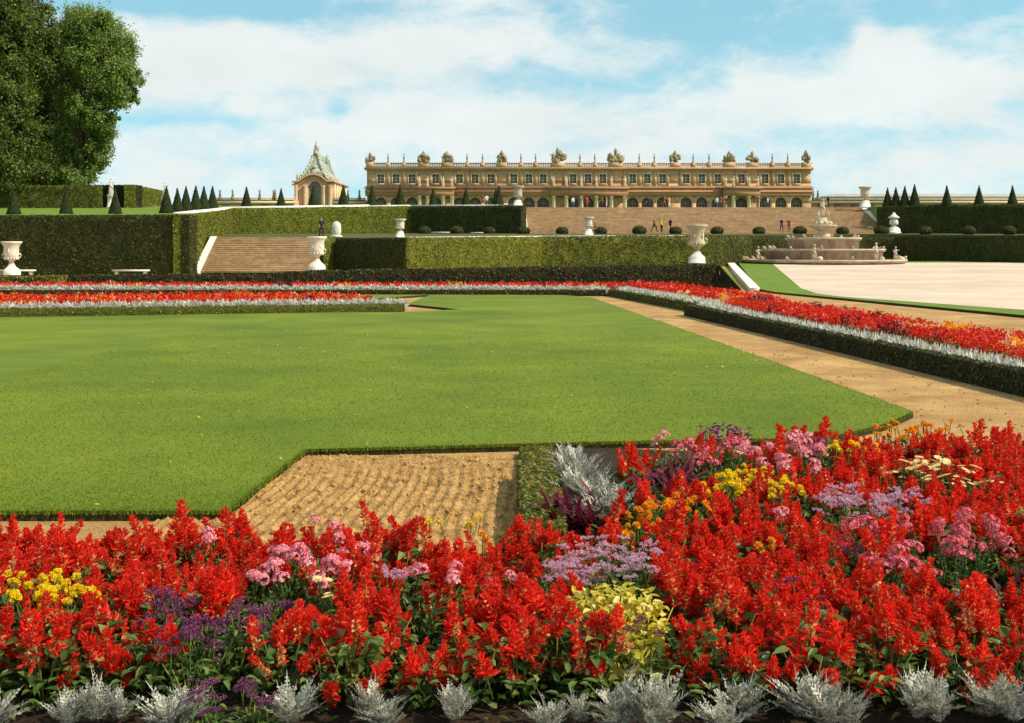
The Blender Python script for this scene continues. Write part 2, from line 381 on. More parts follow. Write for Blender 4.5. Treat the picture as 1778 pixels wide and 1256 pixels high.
# split at y = 168 so the sloping and the level part each stay flat
def clip(poly, y0, keep_low):
    out = []
    for i in range(len(poly)):
        a, b = poly[i], poly[(i + 1) % len(poly)]
        ina = (a[1] <= y0) == keep_low or a[1] == y0; inb = (b[1] <= y0) == keep_low or b[1] == y0
        if ina: out.append(a)
        if ina != inb and a[1] != b[1]:
            f = (y0 - a[1]) / (b[1] - a[1]); out.append((a[0] + f * (b[0] - a[0]), y0))
    return out
mb = MB()
mb.prism([(-150, 118), (-58.6, 98.2), (-39.6, 93.7), (-23.9, 91.6), (-33.2, 145.8), (-13.6, 158.9), (.9, 151.3), (1.2, 168.8), (-150, 168.8)], .2, zu)
mb.prism([(49.2, 168.8), (46.9, 157.6), (66, 144.2), (150, 144.2), (150, 168.8)], .2, zu)
mb.prism([(-150, 168.8), (1.2, 168.8), (1.4, 176.4), (50.5, 176.4), (49.2, 168.8), (150, 168.8), (150, 420), (-150, 420)], .2, 8.1)
tag(mb.build('upper_terrace', 'turf'), kind='structure')

LZ = .09
lawn_poly = [(-40, 10.84), (-2.52, 10.84), (-2.36, 14.15), (1.1, 14.7), (3.8, 15.0), (4.9, 16.2), (5.65, 17.4), (4.6, 39), (3.7, 57.4), (2.4, 60.2), (-4, 60.6), (-4.3, 50.5), (-1.95, 46.2), (-4.0, 44.2), (-7, 44), (-40, 38)]
mb = MB()
mb.prism([(x, y) for x, y in lawn_poly], 0.004, LZ, 0, 1)
mb.prism([(-40, 48.5), (-8.5, 51), (-4, 60.6), (-40, 60.6)][::1], .004, LZ, 0, 1)
tag(mb.build('lawn', ['lawn', 'lawn_edge']), kind='structure')

# blades of grass standing on the near half of the lawn and hanging over its edges
mb = MB()
q = np.stack([R.uniform(-9, 6.3, 230000), 10.8 + 26 * R.random(230000) ** 2.1], 1)
q = q[inpoly(q[:, 0], q[:, 1], lawn_poly) & (np.abs(q[:, 0]) < .45 * q[:, 1] + .5)]; q = q[R.random(len(q)) < np.clip((36 - q[:, 1]) / 20, 0, 1)]
n = len(q); a = R.uniform(0, 2 * PI, n); h = R.uniform(.008, .022, n); w = R.uniform(.0025, .0045, n) * (1 + (q[:, 1] - 11) * .07)
def blades(mb, q, z, h, w, a, mat=0):
    n = len(q); le = R.normal(0, .5, (n, 2)) * h[:, None]
    b = np.stack([q[:, 0], q[:, 1], np.broadcast_to(z, n)], 1); s = np.stack([np.cos(a), np.sin(a), 0 * a], 1) * w[:, None]
    m_ = b + np.concatenate([le * .35, h[:, None] * .6], 1); t_ = b + np.concatenate([le, h[:, None]], 1)
    V = np.stack([b - s, b + s, m_ + s * .8, t_, m_ - s * .8], 1).reshape(-1, 3); i = np.arange(n)[:, None] * 5
    mb.arr(V, i + np.array([[0, 1, 2, 3, 4]]), mat)
blades(mb, q, LZ - .002, h, w, a)
edge = [(-6.5, 10.84), (-2.52, 10.84), (-2.36, 14.15), (1.1, 14.7), (3.8, 15.0), (4.9, 16.2), (5.65, 17.4), (4.6, 39)]
for (ax, ay), (bx, by) in zip(edge, edge[1:]):
    k = int(math.hypot(bx - ax, by - ay) * 500 * (1 if ay < 15 else .25)); f = R.random(k)
    q = np.stack([ax + (bx - ax) * f, ay + (by - ay) * f], 1) + R.normal(0, .018, (k, 2))
    blades(mb, q, LZ - .03, R.uniform(.025, .055, k), R.uniform(.0025, .005, k), R.uniform(0, 2 * PI, k))
tag(mb.build('grass', 'blade'), 'short green blades of grass standing on the mown lawn', 'grass', kind='stuff')
mb = MB()
q = np.stack([R.uniform(-9, 6, 260), R.uniform(11, 36, 260)], 1); q = q[inpoly(q[:, 0], q[:, 1], lawn_poly)]
cards(mb, np.column_stack([q, np.full(len(q), LZ + .022)]), (0, 0, 1), R.uniform(.015, .04, len(q)), 0)
tag(mb.build('fallen_leaves', 'straw'), 'tiny yellow leaves lying scattered over the lawn', 'leaves', kind='stuff')

# raked soil in the notch of the lawn
NX, NY = 300, 230
xs = np.linspace(-3.1, .25, NX); ys = np.linspace(8.3, 14.16, NY)
gx, gy = np.meshgrid(xs, ys)
fur = gx + .13 * ((14.2 - gy) / 4) ** 2 * np.clip(-(gx + .4) / 2, -.2, 1) + .03 * np.sin(gy * 1.9)
gz = .02 + .0115 * np.sin(fur * 2 * PI / .108) * np.clip((14.05 - gy) / 1.6, .15, 1)
gz += R.normal(0, .009, gz.shape) * (R.random(gz.shape) < .6)
for s_, a_ in ((.6, .012), (2.5, .008)):
    gz += np.array([[mnoise.noise(Vector((x * s_ * 3, y * s_ * 3, 1.1))) * a_ for x in xs] for y in ys])
gz = np.maximum(gz, .006)
mb = MB(); ii = np.arange(NX * NY).reshape(NY, NX)
mb.arr(np.stack([gx, gy, gz], -1).reshape(-1, 3), np.stack([ii[:-1, :-1], ii[:-1, 1:], ii[1:, 1:], ii[1:, :-1]], -1).reshape(-1, 4))
# clods of earth lying on it
q = np.stack([R.uniform(-2.9, .15, 900), R.uniform(8.6, 14, 900)], 1); q = q[inpoly(q[:, 0], q[:, 1], [(-3, 8.5), (.15, 8.5), (.1, 14.1), (-2.3, 14.1), (-2.45, 10.9)])]
for x, y in q[:620]:
    r = .006 + .02 * random.random() ** 3
    mb.ball((x, y, .03 + r * .4), (r * 1.2, r, r * .8), 5, 3, 0, .5, x)
tag(mb.build('raked_soil', 'soil'), kind='structure')

# grit and crumbs of earth on the sand path
mb = MB()
for i in range(800):
    d = 15 + 16 * random.random() ** 1.5; f = random.random(); f = f * f if random.random() < .6 else 1 - f * f
    x = (5.85 - .05 * (d - 17.4)) + f * (8.05 - .088 * (d - 19.8) - 5.85 + .05 * (d - 17.4)); r = .005 + .018 * random.random() ** 4
    mb.ball((x, d, r * .35), (r * 1.3, r, r * .8), 5, 3, 0, .5, i)
tag(mb.build('path_grit', 'soil'), 'crumbs of earth and grit scattered on the sand path', 'grit', kind='stuff')

# turf and gravel court beside the fountain, white ramp curb
zg = lambda x, y: .1 + max(0, y - 64) * .012
turf = [(13.15, 66.5), (17.4, 41.9), (21.5, 20), (70, 20), (70, 42), (70, 132), (24, 132), (22.9, 125), (14.2, 69.5)]
mb = MB()
mb.prism([(13.6, 64), (80, 64), (80, 132), (24, 132), (22.9, 125), (13.5, 67.5)], -.01, zg, 0, 1)
mb.prism([(13.6, 64), (17.4, 42), (22.5, 16), (80, 16), (80, 64)], -.01, .1, 0, 1)
tag(mb.build('grass_verge', ['turf', 'lawn_edge']), kind='structure')
zz = lambda x, y: zg(x, y) + .012
mb = MB()
def arc(a, b, c, n=6): return [tuple((1 - t) ** 2 * np.array(a) + 2 * t * (1 - t) * np.array(b) + t * t * np.array(c)) for t in np.linspace(0, 1, n)]
mb.prism([(26.4, 126), (15.9, 68), (15.5, 64), (80, 64), (80, 126)], .05, zz)
mb.prism([(15.5, 64)] + arc((15.2, 62), (14.9, 57.5), (16.4, 54)) + [(18.9, 45), (24.2, 18), (80, 18), (80, 64)], .05, .112)
tag(mb.build('gravel_court', 'gravel'), kind='structure')
mb = MB(); c0, c1 = (12.95, 67.3), (21.6, 124)
n_ = 1
for i in range(n_):
    f0, f1 = i / n_, (i + 1) / n_
    p = [(c0[0] + (c1[0] - c0[0]) * f, c0[1] + (c1[1] - c0[1]) * f) for f in (f0, f1)]
    mb.prism([(p[0][0], p[0][1]), (p[0][0] + .55, p[0][1]), (p[1][0] + .72, p[1][1]), (p[1][0], p[1][1])], 0, lambda x, y: zg(x, y) + .06)
tag(mb.build('ramp_curb', 'curb'), 'long white stone curb running up beside the gravel court', 'curb')

# ------------------------------------------------------------------ clipped hedges
def hp(px, d, yb, yt): return (X(px, d), d, Z(yb, d), Z(yt, d))
HD = ('hedge_dark', 'hedge_dark_leaf')  # darker copy of the hedge colours, with the shade of these hedges painted in
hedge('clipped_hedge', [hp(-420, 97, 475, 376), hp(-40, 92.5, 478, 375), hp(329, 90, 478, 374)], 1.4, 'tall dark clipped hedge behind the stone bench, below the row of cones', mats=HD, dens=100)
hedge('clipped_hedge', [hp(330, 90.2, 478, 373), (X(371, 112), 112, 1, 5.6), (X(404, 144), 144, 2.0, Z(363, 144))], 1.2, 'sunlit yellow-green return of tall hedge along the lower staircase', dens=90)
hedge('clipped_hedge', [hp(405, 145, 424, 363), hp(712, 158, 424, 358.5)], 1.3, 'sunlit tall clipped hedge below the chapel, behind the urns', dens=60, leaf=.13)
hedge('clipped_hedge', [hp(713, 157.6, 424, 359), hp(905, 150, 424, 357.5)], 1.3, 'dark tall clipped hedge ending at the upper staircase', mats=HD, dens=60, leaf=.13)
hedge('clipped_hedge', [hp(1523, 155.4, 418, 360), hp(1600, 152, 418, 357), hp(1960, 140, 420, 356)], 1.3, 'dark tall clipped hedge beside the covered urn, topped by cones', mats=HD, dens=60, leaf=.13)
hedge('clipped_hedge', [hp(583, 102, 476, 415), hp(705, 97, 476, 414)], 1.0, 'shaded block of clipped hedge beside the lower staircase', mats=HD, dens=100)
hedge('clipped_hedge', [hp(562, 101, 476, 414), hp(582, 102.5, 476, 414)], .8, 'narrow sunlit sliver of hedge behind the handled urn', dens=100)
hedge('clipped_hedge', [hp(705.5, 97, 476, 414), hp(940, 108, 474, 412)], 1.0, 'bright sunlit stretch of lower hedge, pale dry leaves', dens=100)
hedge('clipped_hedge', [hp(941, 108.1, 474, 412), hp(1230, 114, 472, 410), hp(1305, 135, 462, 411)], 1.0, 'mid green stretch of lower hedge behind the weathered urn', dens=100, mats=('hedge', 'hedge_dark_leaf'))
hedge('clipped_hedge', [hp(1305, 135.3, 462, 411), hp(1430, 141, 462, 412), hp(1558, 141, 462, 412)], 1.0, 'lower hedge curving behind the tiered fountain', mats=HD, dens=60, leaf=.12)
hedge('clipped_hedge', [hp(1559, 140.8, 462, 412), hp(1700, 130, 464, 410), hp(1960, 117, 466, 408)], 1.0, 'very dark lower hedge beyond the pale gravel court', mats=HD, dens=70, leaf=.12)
# low bank hedge behind the far flowers, its shade put into the colour
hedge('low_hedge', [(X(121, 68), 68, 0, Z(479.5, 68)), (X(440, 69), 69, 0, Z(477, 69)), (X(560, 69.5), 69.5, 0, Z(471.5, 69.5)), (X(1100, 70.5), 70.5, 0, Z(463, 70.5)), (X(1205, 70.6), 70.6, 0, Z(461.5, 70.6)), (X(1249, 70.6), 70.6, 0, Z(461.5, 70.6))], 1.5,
      'long low shaded dark clipped hedge behind the far flower strip', mats=('hedge_shade', 'hedge_shade_leaf'), leaf=.1, dens=90)
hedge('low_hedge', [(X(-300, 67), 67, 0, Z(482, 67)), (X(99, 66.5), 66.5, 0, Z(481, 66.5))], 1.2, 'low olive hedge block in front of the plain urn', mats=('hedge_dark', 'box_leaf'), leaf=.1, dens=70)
hedge('low_hedge', [(X(99.5, 66.5), 66.5, 0, Z(480.5, 66.5)), (X(121, 68.4), 68.4, 0, Z(480, 68.4))], .9, 'short sunlit end of low hedge joining the long dark one', mats=('box', 'box_leaf'), leaf=.1, dens=90)
# turfed end of the bank beside the ramp curb
ba = (X(1250, 70.5), 70.5, Z(461, 70.5)); bb = (X(1287, 69.6), 69.6, .02)
mb = MB()
V = [(ba[0], 70.55, 0), (ba[0], 70.55, ba[2]), (bb[0], 69.5, .02), (ba[0] + .3, 96, ba[2]), (16.9, 96, .5)]
mb.polys(V, [(0, 2, 1), (1, 2, 4, 3)])
mb.f[0] = (mb.f[0][0], 1)  # front face takes the dark hedge colour as painted shade
tag(mb.build('turf_bank', ['turf', 'hedge_shade']), kind='structure')

def kerb(pts, label, w=.5, h=.16):
    b = MB()
    for (a, c) in zip(pts, pts[1:]):
        d = (Vector(c[:2]) - Vector(a[:2])).normalized(); n = Vector((-d.y, d.x)) * w
        V = []
        for p, z0, z1 in ((a, a[2] - .3, a[2] + h), (c, c[2] - .3, c[2] + h)):
            V += [(p[0], p[1], z0), (p[0], p[1], z1), (p[0] + n.x, p[1] + n.y, z1), (p[0] + n.x, p[1] + n.y, z0)]
        b.polys(V, [(0, 4, 5, 1), (1, 5, 6, 2), (2, 6, 7, 3), (0, 1, 2, 3), (7, 6, 5, 4)])
    tag(b.build('stone_kerb', 'curb'), label, 'kerb')
def kp(px, d, y): return (X(px, d), d, Z(y, d))
kerb([kp(312, 92, 372.5), kp(332, 95, 370.5), kp(371, 113.5, 366), kp(404, 146.5, 361.5), kp(560, 154, 359), kp(641, 157.6, 357.6)], 'thin pale stone kerb along the top of the sunlit upper hedges')
kerb([kp(642, 157.9, 357.6), kp(712, 160, 356.8), kp(896, 152, 356.5)], 'thin pale stone kerb above the dark upper hedge by the stair head', .5, .06)
kerb([kp(706, 98.6, 413), kp(941, 109.8, 411.2), kp(1070, 112.5, 410.5)], 'pale stone kerb behind the bright stretch of lower hedge', .5, .07)
kerb([kp(1072, 112.7, 410.5), kp(1190, 115, 409.8)], 'pale stone kerb behind the lower hedge near the weathered urn', .5, .04)
# back hedges on the upper left lawn
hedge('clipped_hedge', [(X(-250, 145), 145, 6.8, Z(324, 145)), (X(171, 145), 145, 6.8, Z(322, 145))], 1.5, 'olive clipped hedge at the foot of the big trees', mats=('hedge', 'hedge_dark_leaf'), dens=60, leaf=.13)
hedge('clipped_hedge', [(X(172, 151), 151, 6.8, Z(322, 151)), (X(233, 147.5), 147.5, 6.8, Z(322, 147.5))], 1.2, 'shaded dark piece of hedge behind the standing statue', mats=('hedge_shade', 'hedge_shade_leaf'), dens=60, leaf=.13)
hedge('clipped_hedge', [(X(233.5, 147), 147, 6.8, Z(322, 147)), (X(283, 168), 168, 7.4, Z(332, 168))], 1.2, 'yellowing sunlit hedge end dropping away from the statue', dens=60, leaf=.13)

# box edging of the flower beds
BOX = ('box', 'box_leaf')
hedge('box_edging', [(-22, 39.6, .02, .37), (-12, 42.3, .02, .36), (-3.95, 44.8, .02, .34)], .35, 'low box edging along the front of the island flower bed', mats=BOX, step=.3, amp=.02, leaf=.045, dens=260)
hedge('box_edging', [(-3.9, 44.85, .02, .33), (-4.2, 46.8, .02, .33), (-7.6, 50.6, .02, .33)], .3, 'box edging closing the rounded end of the island bed', mats=BOX, step=.3, amp=.02, leaf=.045, dens=200)
hedge('box_edging', [(-27, 60.7, .02, .3), (4.6, 61, .02, .3)], .35, 'low dark box edging in front of the farthest flower strip', mats=('hedge_shade', 'box_leaf'), step=.4, amp=.02, leaf=.06, dens=90)
hedge('box_edging', [(4.75, 60.9, .0, .33), (6.95, 43.9, .0, .33)], .3, 'recessed far length of box edging along the sand path', mats=('hedge_dark', 'box_leaf'), step=.3, amp=.025, leaf=.05, dens=200)
NEARX = lambda d: 8.2 - .088 * (d - 19.8)
hedge('box_edging', [(6.08, 43.7, .0, .37), (NEARX(30), 30, .0, .38), (NEARX(14), 14, .0, .39)], .36, 'long near length of box edging along the sand path', mats=('hedge_shade', 'hedge_dark_leaf'), step=.2, amp=.022, leaf=.04, dens=420)  # shade of the path side is painted into the near-black body colour
hedge('box_edging', [(.08, 12.55, .0, .24), (.07, 9.6, .0, .24)], .36, 'clipped box block beside the raked soil, near end', mats=BOX, step=.1, amp=.012, leaf=.026, dens=1500)
hedge('box_edging', [(.1, 14.3, .0, .1), (.085, 12.57, .0, .1)], .36, 'lower clipped box strip running back to the lawn', mats=BOX, step=.1, amp=.01, leaf=.026, dens=1300)

# ------------------------------------------------------------------ staircases
def stairs(name, label, bl, br, tl, tr, zb, zt, n, cl, cr, cw, ch):
    t = thing(name, label, 'staircase')
    mb = MB()
    for i in range(n):
        f0, f1 = i / n, (i + 1) / n
        L = lambda f: (bl[0] + (tl[0] - bl[0]) * f, bl[1] + (tl[1] - bl[1]) * f); Rr = lambda f: (br[0] + (tr[0] - br[0]) * f, br[1] + (tr[1] - br[1]) * f)
        zl = zb + (zt - zb) * f0; zh = zb + (zt - zb) * f1
        a, b, c, d = L(f0), Rr(f0), Rr(f1), L(f1)
        jit = random.uniform(-.012, .012)
        nose = .008
        V = [(a[0], a[1], zl - .02), (b[0], b[1], zl - .02), (b[0], b[1], zh - .05), (a[0], a[1], zh - .05),
             (a[0], a[1] - nose, zh - .05), (b[0], b[1] - nose, zh - .05), (b[0], b[1] - nose, zh + jit), (a[0], a[1] - nose, zh + jit), (c[0], c[1], zh + jit), (d[0], d[1], zh + jit)]
        mb.polys(V, [(0, 1, 2, 3), (3, 2, 5, 4), (4, 5, 6, 7), (7, 6, 8, 9)])
    mb.build('steps', 'steps', t)
    for (p0, p1, show) in ((bl, tl, cl), (br, tr, cr)):
        if not show: continue
        mb = MB(); q0, q1 = p0, p1
        s = 1 if p0 is br else -1
        pts = [(q0[0], q0[1] - .5), (q0[0] + s * cw, q0[1] - .5), (q1[0] + s * cw, q1[1]), (q1[0], q1[1])]
        if s < 0: pts = [pts[1], pts[0], pts[3], pts[2]]
        mb.prism(pts, zb - .5, lambda x, y: zb + ch + (zt - zb) * max(0, min(1, (y - p0[1]) / (p1[1] - p0[1]))))
        mb.build('curb', 'curb', t)
    return t
stairs('stone_staircase', 'lower brown stone staircase between the tall hedge and the handled urn', (X(349, 95), 95), (X(548, 95), 95), (X(377, 103.4), 103.4), (X(566, 103.4), 103.4), .5, 3.24, 18, True, False, .55, .1)
stairs('stone_staircase', 'broad upper stone staircase in front of the palace', (X(917, 152), 152), (X(1545, 152), 152), (X(912, 176.5), 176.5), (X(1492, 176.5), 176.5), 4.0, 8.1, 27, True, True, 1.0, .25)

# ------------------------------------------------------------------ topiary
def cone_mesh(h, r, name, n=1500):
    b = MB(); b.lathe([(r, .0), (r * .97, h * .08), (r * .62, h * .4), (r * .3, h * .72), (.03, h * .98)], n=14, mat=0)
    t = R.random(n) ** .7; zz_ = (1 - t) * 0 + h * (1 - np.sqrt(R.random(n))); rr = r * np.clip(1 - zz_ / h, .02, 1); a = R.uniform(0, 2 * PI, n)
    nn = np.stack([np.cos(a), np.sin(a), np.full(n, .35)], 1)
    cards(b, np.stack([np.cos(a) * rr, np.sin(a) * rr, zz_], 1), nn, R.uniform(.06, .14, n), 1)
    return b.mesh(name, ['yew_body', 'yew'])
cm = cone_mesh(2.4, .62, 'clipped_cone')
ORD = ['first', 'second', 'third', 'fourth', 'fifth', 'sixth', 'seventh', 'eighth', 'ninth', 'tenth', 'eleventh', 'twelfth']
def cone(px, yt, yb, d, label, group):
    z0 = Z(yb, d); h = (yb - yt) * d / FPX
    o = link('clipped_cone', cm, None, (X(px, d), d, z0 - .05), (0, 0, random.uniform(0, 6)), (h / 2.4 * 1.0,) * 2 + (h / 2.4,))
    tag(o, label, 'topiary', group)
ga = 'yew cones along the upper lawn edge'
for (px, yt, yb, d), lb in zip([(24, 325, 371, 93), (115, 326, 370, 93.5), (200, 326, 370, 94)],
        ['dark clipped yew cone at the edge of the upper lawn, outermost', 'dark clipped yew cone alone in front of the olive hedge', 'dark clipped yew cone partly hiding the standing statue']):
    cone(px, yt, yb, d, lb, ga)
for i, (px, yt, yb, d) in enumerate([(289, 322, 369, 97), (308, 325, 367, 104), (323, 322, 365, 111), (340, 321, 363, 119), (354, 322, 362, 128), (369, 322, 361, 138)]):
    cone(px, yt, yb, d, f'{ORD[i]} cone of the tight receding file above the sunlit return hedge', ga)
for (px, yt, yb), lb in zip([(428, 323, 360), (488, 326, 359), (544, 322, 358), (596, 320, 357), (646, 321, 357), (695, 319, 357), (752, 325, 357), (809, 324, 356), (866, 321, 356)],
        ['slim yew cone standing before the low balustraded wing, far from the chapel', 'slim yew cone just outside the chapel front', 'slim yew cone in front of the chapel window', 'slim yew cone at the shaded side of the chapel',
         'slim yew cone at the near corner of the palace', 'slim yew cone under the second palace window', 'slim yew cone under the first pair of palace trophies', 'slim yew cone beside the pair in red and white', 'slim yew cone next to the urn on the stair head']):
    cone(px, yt, yb + 1, 161.5, lb, 'yew cones along the palace terrace')
cone(861, 326, 357, 164, 'smaller yew cone half hidden behind the one by the stair head urn', 'yew cones along the palace terrace')
for i, (px, yt, yb) in enumerate([(1541, 325, 357), (1555.5, 324, 357), (1571, 322, 356), (1588, 319, 355)]):
    cone(px, yt, yb + 2, 156 - i * .5, f'{ORD[i]} of four close yew cones above the covered urn', 'yew cones beyond the upper staircase')
for (px, yt, yb), lb in zip([(1644, 321, 355), (1700, 321, 354), (1758, 321, 354)], ['lone yew cone next after the group of four', 'lone yew cone midway along the dark hedge', 'lone yew cone at the far end of the dark hedge']):
    cone(px, yt, yb + 2, 151, lb, 'yew cones beyond the upper staircase')

def ball_mesh(name, n=900):
    b = MB(); b.ball((0, 0, .42), (.6, .6, .5), 14, 9, 0, .08, 3)
    d = dirs(n, -.6, 1); cards(b, d * np.array([.62, .62, .52]) + np.array([0, 0, .42]), d, R.uniform(.05, .11, n), 1)
    return b.mesh(name, ['hedge_dark', 'hedge_dark_leaf'])
bm_ = ball_mesh('clipped_ball')
balls = [(737, 'low clipped ball before the dark upper hedge, nearest the small urn'), (793, 'low clipped ball between two benches at the upper hedge'), (850, 'low clipped ball just past the second bench'), (909, 'clipped ball at the foot of the staircase curb'),
         (976, 'clipped ball on the terrace between the stair curb and the urn'), (1043, 'clipped ball beside the crouching visitor and urn'), (1110, 'clipped ball just before the visitor in yellow'), (1173, 'clipped ball just after the visitor in yellow'),
         (1245, 'clipped ball just past the big weathered urn'), (1318, 'clipped ball midway between weathered urn and strolling couple'), (1389, 'clipped ball half hidden by the fountain bowl'), (1463, 'clipped ball past the fountain bowl'), (1530, 'clipped ball at the foot of the covered urn curb'),
         (1607, 'clipped ball before the dark hedge, nearest the covered urn'), (1682, 'clipped ball midway along the far dark hedge'), (1752, 'clipped ball last along the far dark hedge')]
for px, lb in balls:
    d = 146 if px > 900 else 150; s = random.uniform(.95, 1.1)
    if px > 1560: d = 141 - (px - 1560) * .03
    zb = Z(408, d)
    tag(link('clipped_ball', bm_, None, (X(px, d), d, min(zb, 4.2)), (0, 0, random.uniform(0, 6)), (1.25 * s, 1.25 * s, 1.05 * s)), lb, 'topiary', 'clipped balls along the middle terrace')

# ------------------------------------------------------------------ urns
def urn(px, yb, d, h, label, style, mat='marble', pm=None, rz=0, zb=None):
    pm = pm or mat
    t = thing('garden_urn', label, 'urn', (X(px, d), d, Z(yb, d) if zb is None else zb), rz)
    k = h
    b = MB()
    if style == 'plain':
        b.square_lathe([(.235, 0), (.235, .02), (.225, .14), (.17, .2), (.12, .24), (.085, .3), (.075, .34)], mat=0)
        prof_ = [(.07, .34), (.075, .42), (.11, .44), (.16, .47), (.2, .54), (.215, .64), (.205, .72), (.215, .84), (.27, .93), (.30, .96), (.30, 1), (.26, 1), (.2, .92)]
    elif style == 'tall':
        b.square_lathe([(.2, 0), (.2, .02), (.185, .03), (.185, .15), (.15, .19), (.1, .24), (.07, .3)], mat=0)
        prof_ = [(.065, .3), (.06, .36), (.1, .375), (.1, .39), (.085, .4), (.15, .43), (.195, .49), (.2, .55), (.175, .62), (.18, .78), (.22, .87), (.27, .93), (.285, .95), (.285, .985), (.24, .985), (.17, .9)]
    elif style == 'lidded':
        b.square_lathe([(.28, 0), (.28, .03), (.25, .05), (.23, .2), (.17, .26), (.14, .3)], mat=0)
        prof_ = [(.1, .3), (.09, .34), (.14, .38), (.2, .46), (.21, .56), (.17, .64), (.13, .68), (.26, .72), (.27, .76), (.17, .83), (.1, .9), (.07, .92), (.08, .95), (.05, .99), (.01, 1)]
    else:
        b.square_lathe([(.24, 0), (.24, .03), (.21, .05), (.15, .3), (.12, .33)], mat=0)
        prof_ = [(.08, .33), (.07, .4), (.12, .45), (.19, .54), (.2, .64), (.18, .76), (.22, .86), (.3, .92), (.3, .96), (.24, .96), (.16, .88)]
    for i in range(len(b.v)): b.v[i] = b.v[i] * k
    b.build('pedestal', pm, t)
    b = MB(); b.lathe([(r * k, z * k) for r, z in prof_], n=24)
    b.build('bowl', mat, t, True)
    # carved gadroons and relief figures round the body
    b = MB()
    zr = .5 if style != 'lidded' else .45
    for i in range(14):
        a = i / 14 * 2 * PI
        b.ball((.185 * k * math.cos(a), .185 * k * math.sin(a), zr * k), (.032 * k, .032 * k, .05 * k), 6, 4)
    for i in range(5):
        a = i / 5 * 2 * PI + .4
        r0 = (.195 if style == 'plain' else .178) * k
        if style in ('plain', 'tall', 'small'):
            b.ball((r0 * math.cos(a), r0 * math.sin(a), .7 * k), (.035 * k, .035 * k, .075 * k), 7, 5)
            b.ball((r0 * 1.04 * math.cos(a), r0 * 1.04 * math.sin(a), .79 * k), .024 * k, 6, 4)
    b.build('relief', mat, t, True)
    if style == 'plain' or style == 'tall':
        for s in (-1, 1):
            b = MB(); b.tube([(s * .17 * k, 0, .5 * k), (s * .25 * k, 0, .53 * k), (s * .265 * k, 0, .6 * k), (s * .23 * k, 0, .64 * k), (s * .19 * k, 0, .62 * k)], .018 * k, 7)
            b.build('handle', mat, t, True)
    return t
urn(20, 478, 84, 58.5 * 84 / FPX, 'plain wide white urn near the bench before the tall dark hedge', 'plain', rz=.5)
urn(550, 470, 92.5, 59 * 92.5 / FPX, 'white urn with handles at the foot of the lower staircase', 'plain')
urn(1210, 457.5, 78, 68 * 78 / FPX, 'tall weathered carved urn on the end of the dark hedge bank', 'tall', 'old_stone', 'marble')
urn(695, 413, 101, 34 * 101 / FPX, 'small white urn on the corner of the middle terrace', 'small')
urn(1022, 409, 126, 33 * 126 / FPX, 'small white urn on the terrace before the broad staircase', 'small', zb=Z(409, 126))
urn(899, 360, 151.6, 38 * 151.6 / FPX, 'white urn at the head of the hedge beside the upper staircase', 'small', 'old_stone', 'marble')
urn(1502, 361, 172, 38 * 172 / FPX, 'weathered urn at the far head of the upper staircase', 'small', 'old_stone', 'marble')
urn(1552, 405, 146, 36 * 146 / FPX, 'covered grey-white urn with pointed lid at the far stair foot', 'lidded')
t = thing('marble_cippus', 'stout rounded white marble stump standing on the middle terrace', 'marble post', W(584, 412, 110))
MB().square_lathe([(.5, 0), (.5, .12), (.42, .15)]).build('base', 'marble', t)
MB().lathe([(.38, .15), (.44, .5), (.42, .9), (.36, 1.2), (.2, 1.36), (.05, 1.4)], n=18).build('stump', 'marble', t, True)

# ------------------------------------------------------------------ benches
def bench(px0, px1, yt, yb, d, label):
    z0 = Z(yb, d); h = (yb - yt) * d / FPX; x0, x1 = X(px0, d), X(px1, d)
    t = thing('stone_bench', label, 'bench', ((x0 + x1) / 2, d, z0), 0, 'white stone benches against the hedges')
    w = (x1 - x0) / 2
    MB().box(-w, w, -.25, .25, h - .12, h).build('seat', 'marble', t)
    for s in (-1, 1):
        b = MB(); b.box(s * (w - .28) - .09, s * (w - .28) + .09, -.2, .2, 0, h - .123); b.build('leg', 'marble', t)
bench(196, 259, 468.5, 477, 87.5, 'long white stone bench alone before the tall dark hedge')
bench(-8, 61, 468.5, 478, 87.5, 'white stone bench partly behind the plain urn')
bench(748, 781, 403, 410, 152, 'low white bench before the dark upper hedge, nearer the small urn')
bench(817, 842, 403.5, 410, 151, 'low white bench before the dark upper hedge, nearer the stairs')

# ------------------------------------------------------------------ people and statues
def skin_body(name, J, E, mats, paint):
    """one continuous body: joints J {name: (x, y, z, r)}, bones E; paint(face centre, normal) -> material index"""
    keys = list(J); me = bpy.data.meshes.new(name)
    me.from_pydata([J[k][:3] for k in keys], [(keys.index(a), keys.index(b)) for a, b in E], [])
    o = bpy.data.objects.new(name, me); COL.objects.link(o)
    o.modifiers.new('s', 'SKIN'); 
    for i, k in enumerate(keys):
        sv = me.skin_vertices[0].data[i]; sv.radius = (J[k][3],) * 2; sv.use_root = (k == 'pelvis')
    ss = o.modifiers.new('d', 'SUBSURF'); ss.levels = 1; ss.render_levels = 1
    dg = bpy.context.evaluated_depsgraph_get(); dg.update()
    out = bpy.data.meshes.new_from_object(o.evaluated_get(dg))
    bpy.data.objects.remove(o); bpy.data.meshes.remove(me)
    out.name = name; out.materials.clear()
    for m in mats: out.materials.append(M[m])
    for p in out.polygons:
        p.use_smooth = True; p.material_index = paint(p.center, p.normal)
    return out
BONES = [('pelvis', 'waist'), ('waist', 'chest'), ('chest', 'neck'), ('neck', 'head'), ('head', 'crown')]
for s in 'LR': BONES += [('chest', 'sh' + s), ('sh' + s, 'el' + s), ('el' + s, 'wr' + s), ('wr' + s, 'ha' + s), ('pelvis', 'hip' + s), ('hip' + s, 'kn' + s), ('kn' + s, 'an' + s), ('an' + s, 'to' + s)]
